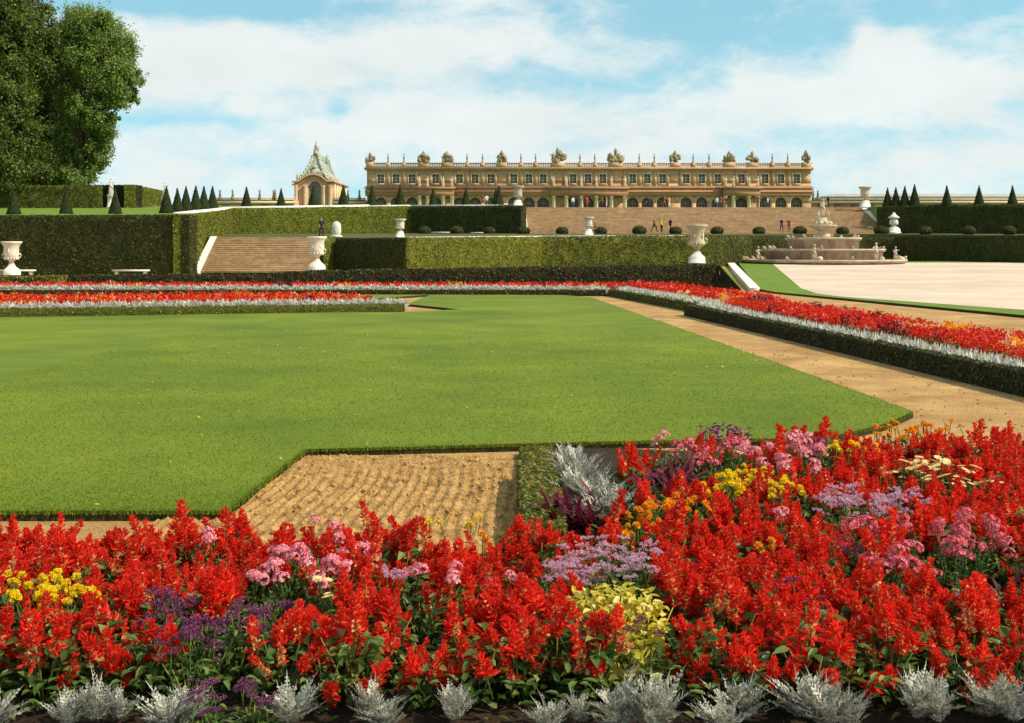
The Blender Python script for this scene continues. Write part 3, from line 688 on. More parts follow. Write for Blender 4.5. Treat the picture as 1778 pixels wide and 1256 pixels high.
def joints(stride=.0, armL=0, armR=0, lean=0., crouch=0.):
    J = dict(pelvis=(0, 0, .93 - crouch * .45, .13), waist=(0, -lean * .1, 1.1 - crouch * .45, .115), chest=(0, -lean * .3, 1.33 - crouch * .5, .135), neck=(0, -lean * .45, 1.47 - crouch * .52, .055),
             head=(0, -.015 - lean * .55, 1.58 - crouch * .54, .085), crown=(0, .01 - lean * .6, 1.68 - crouch * .56, .075))
    for s, k in ((-1, 'L'), (1, 'R')):
        ar = armL if s < 0 else armR; st = stride * s; zc = crouch * .5
        J['sh' + k] = (s * .17, -lean * .3, 1.38 - zc, .065); J['el' + k] = (s * .235, st * .25 - ar * .12 - lean * .35, 1.12 - zc + ar * .05, .045)
        J['wr' + k] = (s * .22, st * .35 - ar * .34 - lean * .5 - .04, .9 - zc + ar * .22, .033); J['ha' + k] = (s * .215, st * .38 - ar * .42 - lean * .52 - .05, .82 - zc + ar * .25, .036)
        J['hip' + k] = (s * .095, 0, .88 - crouch * .45, .095); J['kn' + k] = (s * .11, -st * .3 - .03 - crouch * .35, .49, .065)
        J['an' + k] = (s * .11, -st * .45 + .03 + max(0, -st) * .1, .09, .045); J['to' + k] = (s * .125, -st * .45 - .13, .04, .038)
    return J
def person_mesh(shirt, legs, skirt=False, **kw):
    J = joints(**kw); hz = J['head'][2]; nz_ = J['neck'][2]; wz = J['pelvis'][2]
    def paint(c, n):
        if c.z > hz + .045 or (c.z > hz - .06 and c.y > J['head'][1] + .03): return 3
        if c.z > nz_ - .01: return 2
        if abs(c.x) > .17 and c.z < J['elL'][2] - .03 and c.z > .5: return 2
        if c.z > wz - .02: return 0
        if c.z < .3 and skirt: return 2
        return 1
    return skin_body('person', J, BONES, [shirt, legs, 'skin', 'hair'], paint)
PM = {k: person_mesh(*a, **b) for k, (a, b) in dict(
    dark=(('cloth_dark', 'cloth_dark'), dict(stride=.3)), yellow=(('cloth_yellow', 'cloth_dark'), dict(lean=.5, armL=.8, armR=.8)),
    brown=(('cloth_brown', 'cloth_dark'), dict(stride=.7, armR=.5)), red=(('cloth_red', 'cloth_brown'), dict(stride=-.5)),
    white=(('cloth_white', 'cloth_blue'), dict(stride=.5)), pink=(('cloth_pink', 'cloth_white', True), dict(armL=.6)), blue=(('cloth_blue', 'cloth_brown'), dict(stride=.6)),
    crouch=(('cloth_brown', 'cloth_dark'), dict(crouch=.9, lean=.4, armL=.7, armR=.7))).items()}
def person(kind, px, yb, d, label, rz=0, s=1, group=None):
    o = link('person', PM[kind], None, (X(px, d), d, Z(yb, d)), (0, 0, rz), s)
    tag(o, label, 'person', group)
person('dark', 558, 412, 108, 'person in dark clothes beside the rounded marble stump', .6, 1)
person('brown', 1136, 403, 150.6, 'person in brown walking below the broad staircase, beside the one in yellow', 1.2, 1.05)
person('yellow', 1149, 404, 150.4, 'person in a yellow top bending forward below the broad staircase', -1.0, 1.0)
person('dark', 1164, 403, 150.6, 'person in dark clothes behind the clipped ball next to the one in yellow', 2.0)
person('crouch', 1036, 407, 128, 'person in brown crouching against the small urn pedestal', -1.5, 1.0)
person('dark', 1357, 403, 150.8, 'person in dark clothes of the strolling couple below the stairs', .3)
person('red', 1370, 403, 150.8, 'person in a red top of the strolling couple below the stairs', -.3, .97)
top = [('white', 995, 'person in white standing on the stair head below a column'), ('blue', 1007, 'person in blue standing on the stair head near the centre columns'), ('red', 1019, 'person in red walking along the stair head in front of the centre columns'), ('brown', 1045, 'person in brown on the stair head past the centre columns'),
       ('pink', 1053, 'person in pink on the stair head by the arched windows'), ('dark', 1126, 'person in dark clothes alone on the stair head'), ('red', 1154, 'person in red of a pair on the stair head'), ('pink', 1162, 'person in pink of a pair on the stair head'),
       ('white', 1245, 'person in white of a trio on the stair head'), ('red', 1252, 'person in red of a trio on the stair head'), ('dark', 1261, 'person in dark clothes of a trio on the stair head'), ('brown', 1316, 'person in brown on the stair head under the far arches'), ('white', 1333, 'person in white on the stair head under the far arches'), ('brown', 1430, 'person in brown on the stair head behind the fountain statue'), ('dark', 1438, 'person in dark clothes on the stair head behind the fountain')]
for i, (k, px, lb) in enumerate(top):
    d = 177.5 + (i * 37 % 11) * .35
    o = link('person', PM[k], None, (X(px, d), d, 8.1), (0, 0, (i * 1.9) % 6.2), .95 + .1 * ((i * 7) % 3) / 2); tag(o, lb, 'person', 'visitors on the stair head')
for k, px, lb in (('red', 838, 'person in red of the close pair on the palace terrace between two cones'), ('white', 845, 'person in white of the close pair on the palace terrace between two cones')):
    o = link('person', PM[k], None, (X(px, 174), 174, 8.1), (0, 0, px), 1.05); tag(o, lb, 'person')

def statue_parts(b, h=1.8, sway=.08, arm=.6, seed=0, c=(0, 0, 0), mat=0):
    """draped standing stone figure added to mesh b"""
    k = h / 1.8; rr = random.Random(seed)
    P = lambda x, y, z: (c[0] + x * k, c[1] + y * k, c[2] + z * k)
    b.lathe([(.27 * k, 0), (.24 * k, .3 * k), (.2 * k, .7 * k), (.19 * k, .95 * k), (.15 * k, 1.08 * k), (.19 * k, 1.3 * k), (.17 * k, 1.42 * k), (.06 * k, 1.48 * k), (.055 * k, 1.54 * k)], (c[0], c[1], c[2]), 12, mat, 1, .8)
    b.ball(P(sway * .3, -.02, 1.65), (.095 * k, .1 * k, .125 * k), 9, 7, mat)
    b.ball(P(sway * .3, .03, 1.7), (.105 * k, .105 * k, .1 * k), 8, 6, mat)
    for s in (-1, 1):
        a = arm if s > 0 else arm * rr.uniform(-.3, .8)
        b.tube([P(s * .17, 0, 1.38), P(s * (.26 + .1 * a), -.08, 1.16 + a * .12), P(s * (.2 + .22 * a), -.18, 1.08 + a * .5)], [.062 * k, .05 * k, .035 * k], 7, mat)
    b.tube([P(-.2, -.06, 1.3), P(0, -.17, 1.0), P(.2, -.12, .75), P(.22, -.02, .3)], [.05 * k, .06 * k, .055 * k, .04 * k], 7, mat)
    for i in range(7):
        a = -PI + i / 6 * PI; b.tube([P(.17 * math.cos(a), .14 * math.sin(a), 1.0), P(.25 * math.cos(a + .1), .2 * math.sin(a + .1), .02)], [.02 * k, .04 * k], 5, mat)
def garden_statue(px, yb, yt, d, label):
    z0 = Z(yb, d); h = (yb - yt) * d / FPX
    t = thing('garden_statue', label, 'statue', (X(px, d), d, z0))
    MB().square_lathe([(.34, 0), (.34, .1), (.28, .13), (.26, h * .36), (.32, h * .39), (.32, h * .42)]).build('plinth', 'marble', t)
    b = MB(); statue_parts(b, h * .58, .1, .5, int(px), (0, 0, h * .42)); b.build('figure', 'marble', t, True)
garden_statue(193, 361, 308, 118, 'white marble statue on a tall plinth before the shaded hedge')
garden_statue(287, 360, 316, 124, 'white marble statue mostly hidden behind the tight file of cones')

# ------------------------------------------------------------------ tiered fountain
fx, fy = X(1429, 125), 125.0; fz = zg(0, 125)
t = thing('tiered_fountain', 'round marble fountain in stepped tiers crowned by a statue group', 'fountain', (fx, fy, fz))
def tier(r, z0, z1, rim, mat):
    b = MB(); b.lathe([(r - .25, z0), (r - .22, z1 - .32), (r - .05, z1 - .26), (r, z1 - .18), (r, z1), (r - .35, z1 + .02), (r - .4, z1 - .2), (r - 2.2, z1 - .22), (.5, z1 - .22)], n=64)
    o = b.build('basin', [mat], t, False)
    b = MB(); b.lathe([(r - .06, z1 - .17), (r + .05, z1 - .13), (r + .06, z1 + .03), (r - .36, z1 + .035), (r - .37, z1 - .1)], n=64, cap=False); b.build('rim', 'old_stone', o)
    return o
zr = lambda py: Z(py, 125) - fz
tier(8.1, 0, zr(451), .2, 'pink_marble'); tier(6.05, zr(453), zr(433), .2, 'pink_marble'); tier(3.75, zr(435), zr(413.5), .2, 'pink_marble')
b = MB(); b.lathe([(.85, zr(415)), (.8, zr(408)), (.5, zr(404)), (.45, zr(401)), (.9, zr(398)), (1.35, zr(393.5)), (1.42, zr(391.5)), (1.3, zr(391)), (1.0, zr(391.5)), (.1, zr(391))], n=32); b.build('upper_bowl', 'old_stone', t, True)
b = MB(); b.lathe([(1.0, zr(391.3)), (.8, zr(388)), (.55, zr(383)), (.5, zr(378))], n=14, sx=1, sy=.8)
for i in range(9):
    a = i * .7; b.ball((.7 * math.cos(a), .6 * math.sin(a), zr(388)), (.28, .24, .25), 7, 5, 0, .3, i)
statue_parts(b, 1.95, .1, .75, 3, (0, 0, zr(379)))
statue_parts(b, 1.15, .1, .5, 5, (-.5, -.25, zr(385))); statue_parts(b, 1.15, -.1, .6, 8, (.5, -.2, zr(385)))
b.build('statue_group', 'old_stone', t, True)
def frog(b, x, y, z, s, ang):
    c, n = math.cos(ang), math.sin(ang)
    q = lambda f, l, u: (x + (f * c - l * n) * s, y + (f * n + l * c) * s, z + u * s)
    b.tube([q(-.35, 0, .12), q(0, 0, .3), q(.25, 0, .5), q(.42, 0, .55)], [.12 * s, .24 * s, .2 * s, .1 * s], 7)
    for l in (-1, 1):
        b.tube([q(-.25, l * .15, .2), q(.05, l * .35, .22), q(-.2, l * .38, .03), q(.1, l * .42, .02)], [.1 * s, .09 * s, .06 * s, .04 * s], 6)
        b.tube([q(.25, l * .15, .38), q(.32, l * .25, .15), q(.42, l * .26, .01)], [.07 * s, .05 * s, .045 * s], 6)
    b.ball(q(.32, .08, .66), .05 * s, 6, 4); b.ball(q(.32, -.08, .66), .05 * s, 6, 4)
for r, z, n, s, off in ((7.85, zr(451), 16, .52, .1), (5.8, zr(433), 12, .5, .25), (3.5, zr(413.5), 8, .48, .0)):
    for i in range(n):
        a = off + i / n * 2 * PI
        b = MB(); frog(b, r * math.cos(a), r * math.sin(a), z, s * random.uniform(.85, 1.15), a + PI if False else a); b.build('frog_figure', 'old_stone', t, True)
for ang, r, z, h in ((3.35, 7.0, zr(451), 1.55), (4.35, 7.0, zr(451), 1.75), (5.25, 7.0, zr(451), 1.9), (5.95, 7.0, zr(451), 1.55)):
    b = MB(); statue_parts(b, h, .1, .7, int(ang * 10), (r * math.cos(ang), r * math.sin(ang), z - .2)); 
    b.ball((r * math.cos(ang) + .45, r * math.sin(ang) - .1, z), (.45, .35, .35), 8, 5, 0, .4, ang); b.build('kneeling_figure', 'old_stone', t, True)

# ------------------------------------------------------------------ palace
PD = 293.0
pz = lambda py: Z(py, PD); pxx = lambda px: X(px, PD)
palace = thing('palace', 'long ochre stone palace front with columns and a sculpted roofline', 'palace', (0, 0, 0))
WIN = [660.9, 687.8, 715.2, 756.3, 797.6, 824.8, 852.2, 892.1, 918.1, 943.2, 995.1, 1020.9, 1046.5, 1098.4, 1123.9, 1150.2, 1191.3, 1218.4, 1246.1, 1287.4, 1328.3, 1355.9, 1383.1]
x0, x1 = pxx(637), pxx(1408); GZ = 8.05
WX = [pxx(p) for p in WIN]
ww = 11.2 * PD / FPX / 2
za0, za1 = pz(319), pz(303)      # attic windows
zs = pz(340); zc = pz(294)
w = MB()
# attic storey: sill band, piers between openings, lintel band
w.box(x0, x1, PD, PD + 1, pz(328), za0); w.box(x0, x1, PD, PD + 1, za1, zc)
ex = [x0] + [v for c in WX for v in (c - ww, c + ww)] + [x1]
for i in range(0, len(ex), 2): w.box(ex[i], ex[i + 1], PD, PD + 1, za0, za1)
w.box(x0, x1, PD, PD + 1, zs, pz(328) - .002)
# principal storey with arched openings: piers + arch spandrels
ar = 1.35; spring = zs - .45 - ar
for i in range(len(WX) + 1):
    l = x0 if i == 0 else WX[i - 1] + ar; r = x1 if i == len(WX) else WX[i] - ar
    w.box(l, r, PD, PD + 1, GZ, spring)
mid = [x0] + [(a + b) / 2 for a, b in zip(WX, WX[1:])] + [x1]
for i, c in enumerate(WX):
    ns = 12; A = [(c + ar * math.cos(PI - PI * k / ns), spring + ar * math.sin(PI - PI * k / ns)) for k in range(ns + 1)]
    V = [(x, PD, z) for x, z in A] + [(x, PD, zs) for x, z in A] + [(x, PD + .7, z) for x, z in A]
    n = ns + 1
    w.polys(V, [(k, k + 1, n + k + 1, n + k) for k in range(ns)] + [(k + 1, k, 2 * n + k, 2 * n + k + 1) for k in range(ns)])
    w.box(mid[i], c - ar, PD, PD + 1, spring, zs - .001); w.box(c + ar, mid[i + 1], PD, PD + 1, spring, zs - .001)
w.box(x0, x0 + 1, PD + 1, PD + 24, GZ, zc); w.box(x1 - 1, x1, PD + 1, PD + 24, GZ, zc); w.box(x0 + 1, x1 - 1, PD + 23, PD + 24, GZ, zc)
# shallow pilasters up the attic
for a, b_ in zip(WIN, WIN[1:]):
    m_ = pxx((a + b_) / 2)
    if b_ - a < 35: w.box(m_ - .35, m_ + .35, PD - .16, PD - .002, pz(322), zc - .5)
    else: 
        for s in (-1, 1): w.box(m_ + s * 1.6 - .35, m_ + s * 1.6 + .35, PD - .16, PD - .002, pz(322), zc - .5)
w.build('wall', 'stone', palace)
# bands
b = MB(); b.box(x0 - .4, x1 + .4, PD - .45, PD - .003, pz(296.5), zc); b.box(x0 - .6, x1 + .6, PD - .8, PD + 1.2, zc + .002, pz(291.5)); 
for i in range(150):
    xx = x0 + (x1 - x0) * (i + .5) / 150; b.box(xx - .14, xx + .14, PD - .72, PD - .453, pz(295.2), zc - .05)
b.build('cornice', 'stone', palace)
b = MB(); b.box(x0 - .6, x1 + .6, PD - .6, PD - .003, pz(327.6), pz(325.6)); b.box(x0 - .25, x1 + .25, PD - .25, PD - .003, pz(325.5), pz(323.2)); b.build('string_course', 'stone_red', palace)
b = MB(); b.box(x0 - .35, x1 + .35, PD - .45, PD - .003, pz(340.5), pz(328)); b.box(x0 - .45, x1 + .45, PD - .62, PD - .453, pz(334), pz(332.6)); b.build('entablature', 'stone_red', palace)
# flat roof behind the balustrade
MB().box(x0 + .3, x1 - .3, PD + 1.4, PD + 23.6, zc - .3, zc + .25).build('roof', 'slate', palace)
# projecting fronts with columns
for (pa, pb, cols) in ((725, 789, (729, 743, 770, 785)), (955, 1090, (961, 983, 1009, 1035, 1061, 1084)), (1254, 1318, (1258.5, 1272, 1299, 1314))):
    b = MB(); b.box(pxx(pa), pxx(pb), PD - 1.75, PD - .66, pz(341), pz(329)); b.box(pxx(pa) - .3, pxx(pb) + .3, PD - 2.0, PD - .66, pz(328.9), pz(325.5)); b.build('porch', 'stone_red', palace)
    for p in cols:
        c = pxx(p); b = MB()
        b.lathe([(.62, GZ), (.62, GZ + .5), (.48, GZ + .7), (.47, 11), (.42, pz(344)), (.5, pz(343.6)), (.6, pz(341.8)), (.62, pz(341.1))], (c, PD - 1.15, 0), 14)
        b.build('column', 'stone_pale', palace, True)
        b = MB(); statue_parts(b, 2.5, .1, .4, int(p), (c, PD - 1.3, pz(325.4))); b.build('attic_statue', 'stone_pale', palace, True)
# windows: frame > pane
for c in WX:
    b = MB(); s = .14
    b.box(c - ww - .22, c - ww, PD - .12, PD + .12, za0 - .2, za1 + .22); b.box(c + ww, c + ww + .22, PD - .12, PD + .12, za0 - .2, za1 + .22)
    b.box(c - ww + .001, c + ww - .001, PD - .12, PD + .12, za1 - .001, za1 + .22); b.box(c - ww + .001, c + ww - .001, PD - .25, PD + .12, za0 - .25, za0 + .001)
    b.box(c - .07, c + .07, PD + .3, PD + .36, za0, za1)
    for k in (1, 2): zq = za0 + (za1 - za0) * k / 3; b.box(c - ww, c - .071, PD + .31, PD + .35, zq - .04, zq + .04); b.box(c + .071, c + ww, PD + .31, PD + .35, zq - .04, zq + .04)
    f = b.build('window', 'stone_pale', palace)
    b = MB(); b.box(c - ww, c - .06, PD + .4, PD + .45, za0, za1); b.box(c + .06, c + ww, PD + .4, PD + .45, za0, za1); b.build('pane', 'window', f)
    b = MB(); ns = 12
    pts = [(c + ar * math.cos(PI * k / ns), spring + ar * math.sin(PI * k / ns)) for k in range(ns + 1)]
    for k in (3, 6, 9): b.tube([(c, PD + .5, spring), (c + ar * math.cos(PI * k / ns), PD + .5, spring + ar * math.sin(PI * k / ns))], .06, 5)
    b.box(c - ar, c + ar, PD + .45, PD + .55, spring - .09, spring + .03)
    for fx_ in (-.45, 0, .45): b.box(c + fx_ * 2 * ar / 1 * .66 - .05, c + fx_ * 2 * ar * .66 + .05, PD + .46, PD + .54, GZ, spring - .1)
    for zq in (9.6, 11.0): b.box(c - ar, c + ar, PD + .455, PD + .535, zq - .04, zq + .04)
    b.ball((c, PD - .1, spring + ar + .25), (.28, .2, .34), 7, 5)
    f = b.build('arched_window', 'frame', palace)
    b = MB(); b.polys([(c - ar, PD + .6, GZ), (c + ar, PD + .6, GZ)] + [(x, PD + .6, z) for x, z in pts], [tuple(range(2 + len(pts)))]); b.build('pane', 'arch_glass', f)
# balustrade
b = MB(); zb0, zb1 = pz(291.4), pz(283)
b.box(x0 - .3, x1 + .3, PD - .5, PD + .3, zb0, zb0 + .28); b.box(x0 - .3, x1 + .3, PD - .5, PD + .3, zb1 - .24, zb1)
STAT = [674, 701.5, 811, 838, 904.6, 930, 1007, 1032.7, 1110, 1136, 1203.5, 1231, 1340.7, 1367.6]
TROPHY = [(643, 14, 17), (735.6, 19, 19), (776, 20, 19), (871, 18, 20), (968, 25, 25), (1069, 25, 24), (1172, 18, 20), (1266, 20, 19), (1306, 19, 19), (1399, 14, 21)]
for k in range(260):
    xx = x0 + (x1 - x0) * (k + .5) / 260; b.box(xx - .11, xx + .11, PD - .25, PD + .05, zb0 + .281, zb1 - .241)
for p in STAT: b.box(pxx(p) - .5, pxx(p) + .5, PD - .56, PD + .36, zb0 + .002, zb1 + .06)
for p, wd, _ in TROPHY: b.box(pxx(p) - wd * .068, pxx(p) + wd * .068, PD - .58, PD + .38, zb0 + .002, zb1 + .08)
b.build('balustrade', 'stone', palace)
for p in STAT:
    b = MB(); c = pxx(p)
    b.square_lathe([(.3, 0), (.3, .2), (.2, .25), (.18, .5)], (c, PD - .1, zb1 + .06))
    b.lathe([(.12, .5), (.1, .62), (.2, .85), (.24, 1.15), (.18, 1.35), (.1, 1.42), (.15, 1.55), (.08, 1.75), (.12, 1.85), (.06, 2.05), (.02, 2.25)], (c, PD - .1, zb1 + .06), 10); b.build('roof_vase', 'stone_grey', palace, True)
for p, wd, ht in TROPHY:
    b = MB(); c = pxx(p); hw = wd * PD / FPX / 2 * 1.12; hh = ht * PD / FPX * 1.08; rr = random.Random(p); z0 = zb1 + .08
    b.lathe([(.35, 0), (.4, hh * .35), (.3, hh * .6), (.42, hh * .66), (.42, hh * .74), (.3, hh * .84), (.1, hh * .95), (.03, hh)], (c, PD - .1, z0), 10)
    for k in range(20):
        f = rr.uniform(-1, 1); zq = hh * rr.uniform(.08, .75) * (1 - .45 * abs(f))
        b.ball((c + f * hw * .85, PD - .1 + rr.uniform(-.4, .25), z0 + zq), (hw * rr.uniform(.2, .4), .35, hh * rr.uniform(.11, .22)), 8, 6, 0, .5, k + p)
    for k in range(9):
        f = (k - 4) / 4 + rr.uniform(-.1, .1); b.tube([(c + f * .25, PD - .1, z0 + .1), (c + f * hw * 1.05, PD - .1 + rr.uniform(-.2, .2), z0 + hh * (.92 - .38 * abs(f)) * rr.uniform(.85, 1.05))], [.09, .05], 5)
    b.build('trophy', 'stone_grey', palace, True)

# chapel
CD = 308.0
cx0, cx1 = X(511, CD), X(577, CD); cc = (cx0 + cx1) / 2; chz = lambda y: Z(y, CD)
chapel = thing('chapel', 'stone chapel with great arched window and steep pale copper roof', 'chapel', (0, 0, 0))
b = MB(); ar2 = 1.55; c2 = X(546, CD); sp2 = chz(326)
zt = chz(317)
b.box(cx0, c2 - ar2, CD, CD + 1, GZ, sp2); b.box(c2 + ar2, cx1, CD, CD + 1, GZ, sp2)
ns = 14; A = [(c2 + ar2 * math.cos(PI - PI * k / ns), sp2 + 1.0 * ar2 * math.sin(PI - PI * k / ns)) for k in range(ns + 1)]
arch_top = lambda x: zt + max(0, 1 - ((x - cc) / 3.4) ** 2) * (chz(305) - zt)
xs_ = [cx0] + [a for a, _ in A] + [cx1]
V = []; Fc = []
up = [(x, CD, arch_top(x)) for x in np.linspace(cx0, cx1, 25)]
b.polys([(x, CD, z) for x, z in A] + [(x, CD, max(arch_top(x), z + .1)) for x, z in A], [(k, k + 1, ns + 1 + k + 1, ns + 1 + k) for k in range(ns)])
for (l, r) in ((cx0, c2 - ar2), (c2 + ar2, cx1)):
    xx = np.linspace(l, r, 9)
    b.polys([(x, CD, sp2) for x in xx] + [(x, CD, arch_top(x)) for x in xx], [(k, k + 1, 9 + k + 1, 9 + k) for k in range(8)])
b.box(cx0, cx0 + 1, CD + 1, CD + 26, GZ, zt); b.box(cx1 - 1, cx1, CD + 1, CD + 26, GZ, zt)
b.build('wall', 'stone', chapel)
b = MB(); xx = np.linspace(cx0 - .5, cx1 + .5, 29)
for (o0, o1, yy) in ((-.02, .45, -.7), (-.75, -.3, -.35)):
    V = [(x, CD + yy, arch_top(x) + o0) for x in xx] + [(x, CD + yy, arch_top(x) + o1) for x in xx] + [(x, CD + .1, arch_top(x) + o0) for x in xx] + [(x, CD + .1, arch_top(x) + o1) for x in xx]; n = 29
    b.polys(V, [(k, k + 1, n + k + 1, n + k) for k in range(n - 1)] + [(k + 1, k, 2 * n + k, 2 * n + k + 1) for k in range(n - 1)] + [(n + k, n + k + 1, 3 * n + k + 1, 3 * n + k) for k in range(n - 1)])
b.box(cx1 + .0, cx1 + .6, CD, CD + 26, zt - .1, zt + .45)
b.build('pediment', 'stone', chapel)
for xq in (cx0 + .5, c2 - ar2 - .75, c2 + ar2 + .75, cx1 - .5):
    b = MB(); b.lathe([(.42, GZ), (.42, 12), (.37, zt - 1.2), (.5, zt - .9), (.52, zt - .76)], (xq, CD - .35, 0), 12); b.build('column', 'stone_pale', chapel, True)
for k in range(6):
    b = MB(); yq = CD + 3 + k * 4; b.box(cx1, cx1 + .45, yq - .6, yq + .6, GZ, zt - .15); b.build('buttress', 'stone_pale', chapel)
    b = MB(); b.box(cx1 + .01, cx1 + .06, yq + 1.0, yq + 3.0, GZ + 3, zt - 1.5); b.build('side_window', 'window', chapel)
b = MB()
for k in (2, 5, 7, 9, 12): b.tube([(c2, CD + .4, sp2), (c2 + ar2 * math.cos(PI * k / ns), CD + .4, sp2 + ar2 * math.sin(PI * k / ns))], .06, 5)
for k in range(-2, 3): b.box(c2 + k * .62 - .05, c2 + k * .62 + .05, CD + .37, CD + .43, GZ, sp2 + .02)
for k in range(8): b.box(c2 - ar2, c2 + ar2, CD + .375, CD + .425, GZ + 1 + k * 1.1 - .04, GZ + 1 + k * 1.1 + .04)
f = b.build('great_window', 'frame', chapel)
b = MB(); b.polys([(c2 - ar2, CD + .5, GZ), (c2 + ar2, CD + .5, GZ)] + [(x, CD + .5, z) for x, z in A[::-1]], [tuple(range(2 + len(A)))]); b.build('pane', 'window', f)
# roof: steep curved gable hipped at the front
b = MB(); rz0, rz1 = chz(311), chz(266); rw = 3.35; lv = []
for k in range(9):
    f = k / 8; wv = .55 + (rw - .55) * (1 - f) ** 1.55; lv.append((wv, rz0 + (rz1 - rz0) * f, CD + .6 + 3.2 * f))
V = []
for wv, zq, yf in lv: V += [(cc - wv, yf, zq), (cc + wv, yf, zq), (cc + wv * (1 if True else 0), CD + 24, zq), (cc - wv, CD + 24, zq)]
b.polys(V, [(4 * k + j, 4 * k + (j + 1) % 4, 4 * k + 4 + (j + 1) % 4, 4 * k + 4 + j) for k in range(8) for j in range(4)] + [(32, 33, 34, 35)])
rf = b.build('roof', 'copper', chapel)
b = MB()
for s in (-1, 1): b.tube([(cc + s * wv, yf - .02, zq) for wv, zq, yf in lv], [.3] * 9, 6)
b.ball((cc, CD + .9, chz(300)), (.75, .3, .85), 10, 7, 0, .4, 2); b.lathe([(.55, 0), (.6, .25), (.45, .5)], (cc, CD + 1.4, chz(291)), 10)
for k in range(10): b.ball((cc + random.uniform(-2.2, 2.2), CD + .5, chz(304) + random.uniform(-.2, .9)), (.3, .25, .4), 7, 5, 0, .5, k)
for k in range(8): b.ball((cc + 3.2 - .05 * k, CD + 4 + 2.5 * k, chz(309) + .7), (.35, .5, .75), 7, 5, 0, .5, k)
for k in range(7): b.ball((cc + .1, CD + 4 + 3 * k, rz1 + .25), (.35, 1.2, .35), 7, 5, 0, .4, k)
for wv, zq, yf in lv[:8]:
    for sg in (-1, 1): b.ball((cc + sg * (wv + .1), yf - .1, zq + .15), (.34, .3, .42), 7, 5, 0, .6, zq + sg)
for k in range(9): b.ball((cc + 3.35, CD + 2 + 2.4 * k, zt + 1.0), (.22, .25, .75), 7, 5, 0, .5, k)
b.build('roof_ornament', 'lead', rf, True)
b = MB(); b.lathe([(.75, 0), (.7, .8), (.45, 1.2), (.4, 1.9), (.55, 2.1), (.3, 2.6), (.2, 3.0)], (cc + .1, CD + 4.0, rz1 - .2), 10)
statue_parts(b, 1.7, .1, .6, 1, (cc + .1, CD + 4.0, rz1 + 1.6)); 
for k in range(6): b.ball((cc + .1 + random.uniform(-.55, .55), CD + 3.8, rz1 + random.uniform(.1, 1.9)), (.3, .3, .35), 7, 5, 0, .4, k)
b.build('finial_group', 'lead', rf, True)
b = MB(); statue_parts(b, 2.6, .1, .5, 4, (cc + 1.3, CD + 14, chz(278))); b.build('ridge_statue', 'lead', rf, True)
for xq in (X(516, CD), X(521, CD)):
    b = MB(); statue_parts(b, 1.9, .1, .4, int(xq), (xq, CD, zt + .4)); b.build('corner_statue', 'lead', chapel, True)

# low wings either side
def wing(px0, px1, d, yt, yb, label, stat, roof=None):
    t = thing('palace_wing', label, 'palace wing', (0, 0, 0)); a, c = X(px0, d), X(px1, d)
    MB().box(a, c, d, d + 12, GZ, Z(yb, d)).build('wall', 'stone', t)
    b = MB(); b.box(a - .2, c + .2, d - .5, d - .003, Z(yb, d) - .9, Z(yb, d) - .3); b.build('cornice', 'stone_pale', t)
    b = MB(); b.box(a, c, d - .3, d + .3, Z(yb, d) + .002, Z(yb, d) + .25); b.box(a, c, d - .3, d + .3, Z(yt, d) - .2, Z(yt, d))
    k = int((c - a) / .6)
    for i in range(k): xx = a + (c - a) * (i + .5) / k; b.box(xx - .14, xx + .14, d - .12, d + .12, Z(yb, d) + .251, Z(yt, d) - .201)
    b.build('balustrade', 'stone_pale', t)
    for p in stat:
        b = MB(); statue_parts(b, 1.9, .1, .3, int(p), (X(p, d), d, Z(yt, d) + .25)); b.box(X(p, d) - .35, X(p, d) + .35, d - .33, d + .33, Z(yt, d) - .5, Z(yt, d) + .25); b.build('roof_statue', 'stone_grey', t, True)
    k = int((c - a) / 4.2)
    for i in range(k):
        xx = a + (c - a) * (i + .5) / k; MB().box(xx - .8, xx + .8, d - .05, d - .004, GZ + 2.6, Z(yb, d) - 1.1).build('window', 'window', t)
    if roof:
        b = MB(); z0, z1 = Z(roof[0], d + 6), Z(roof[1], d + 6)
        b.polys([(a + 3, d + 1, z0), (c - 3, d + 1, z0), (c - 3, d + 11.5, z0), (a + 3, d + 11.5, z0), (a + 6, d + 5, z1), (c - 6, d + 5, z1), (c - 6, d + 7, z1), (a + 6, d + 7, z1)], [(0, 1, 5, 4), (1, 2, 6, 5), (2, 3, 7, 6), (3, 0, 4, 7), (4, 5, 6, 7)])
        b.build('roof', 'slate', t)
wing(376, 511, 301, 343.5, 347.5, 'low balustraded wing on the near side of the chapel', [382, 404, 428, 451, 475, 478])
wing(578, 635, 301, 344, 348, 'low balustraded link between chapel and palace', [604, 624])
wing(1410, 1960, 322, 343.5, 347.5, 'long low wing with pale roof beyond the weathered stair head urn', [1412, 1420], (343, 337))

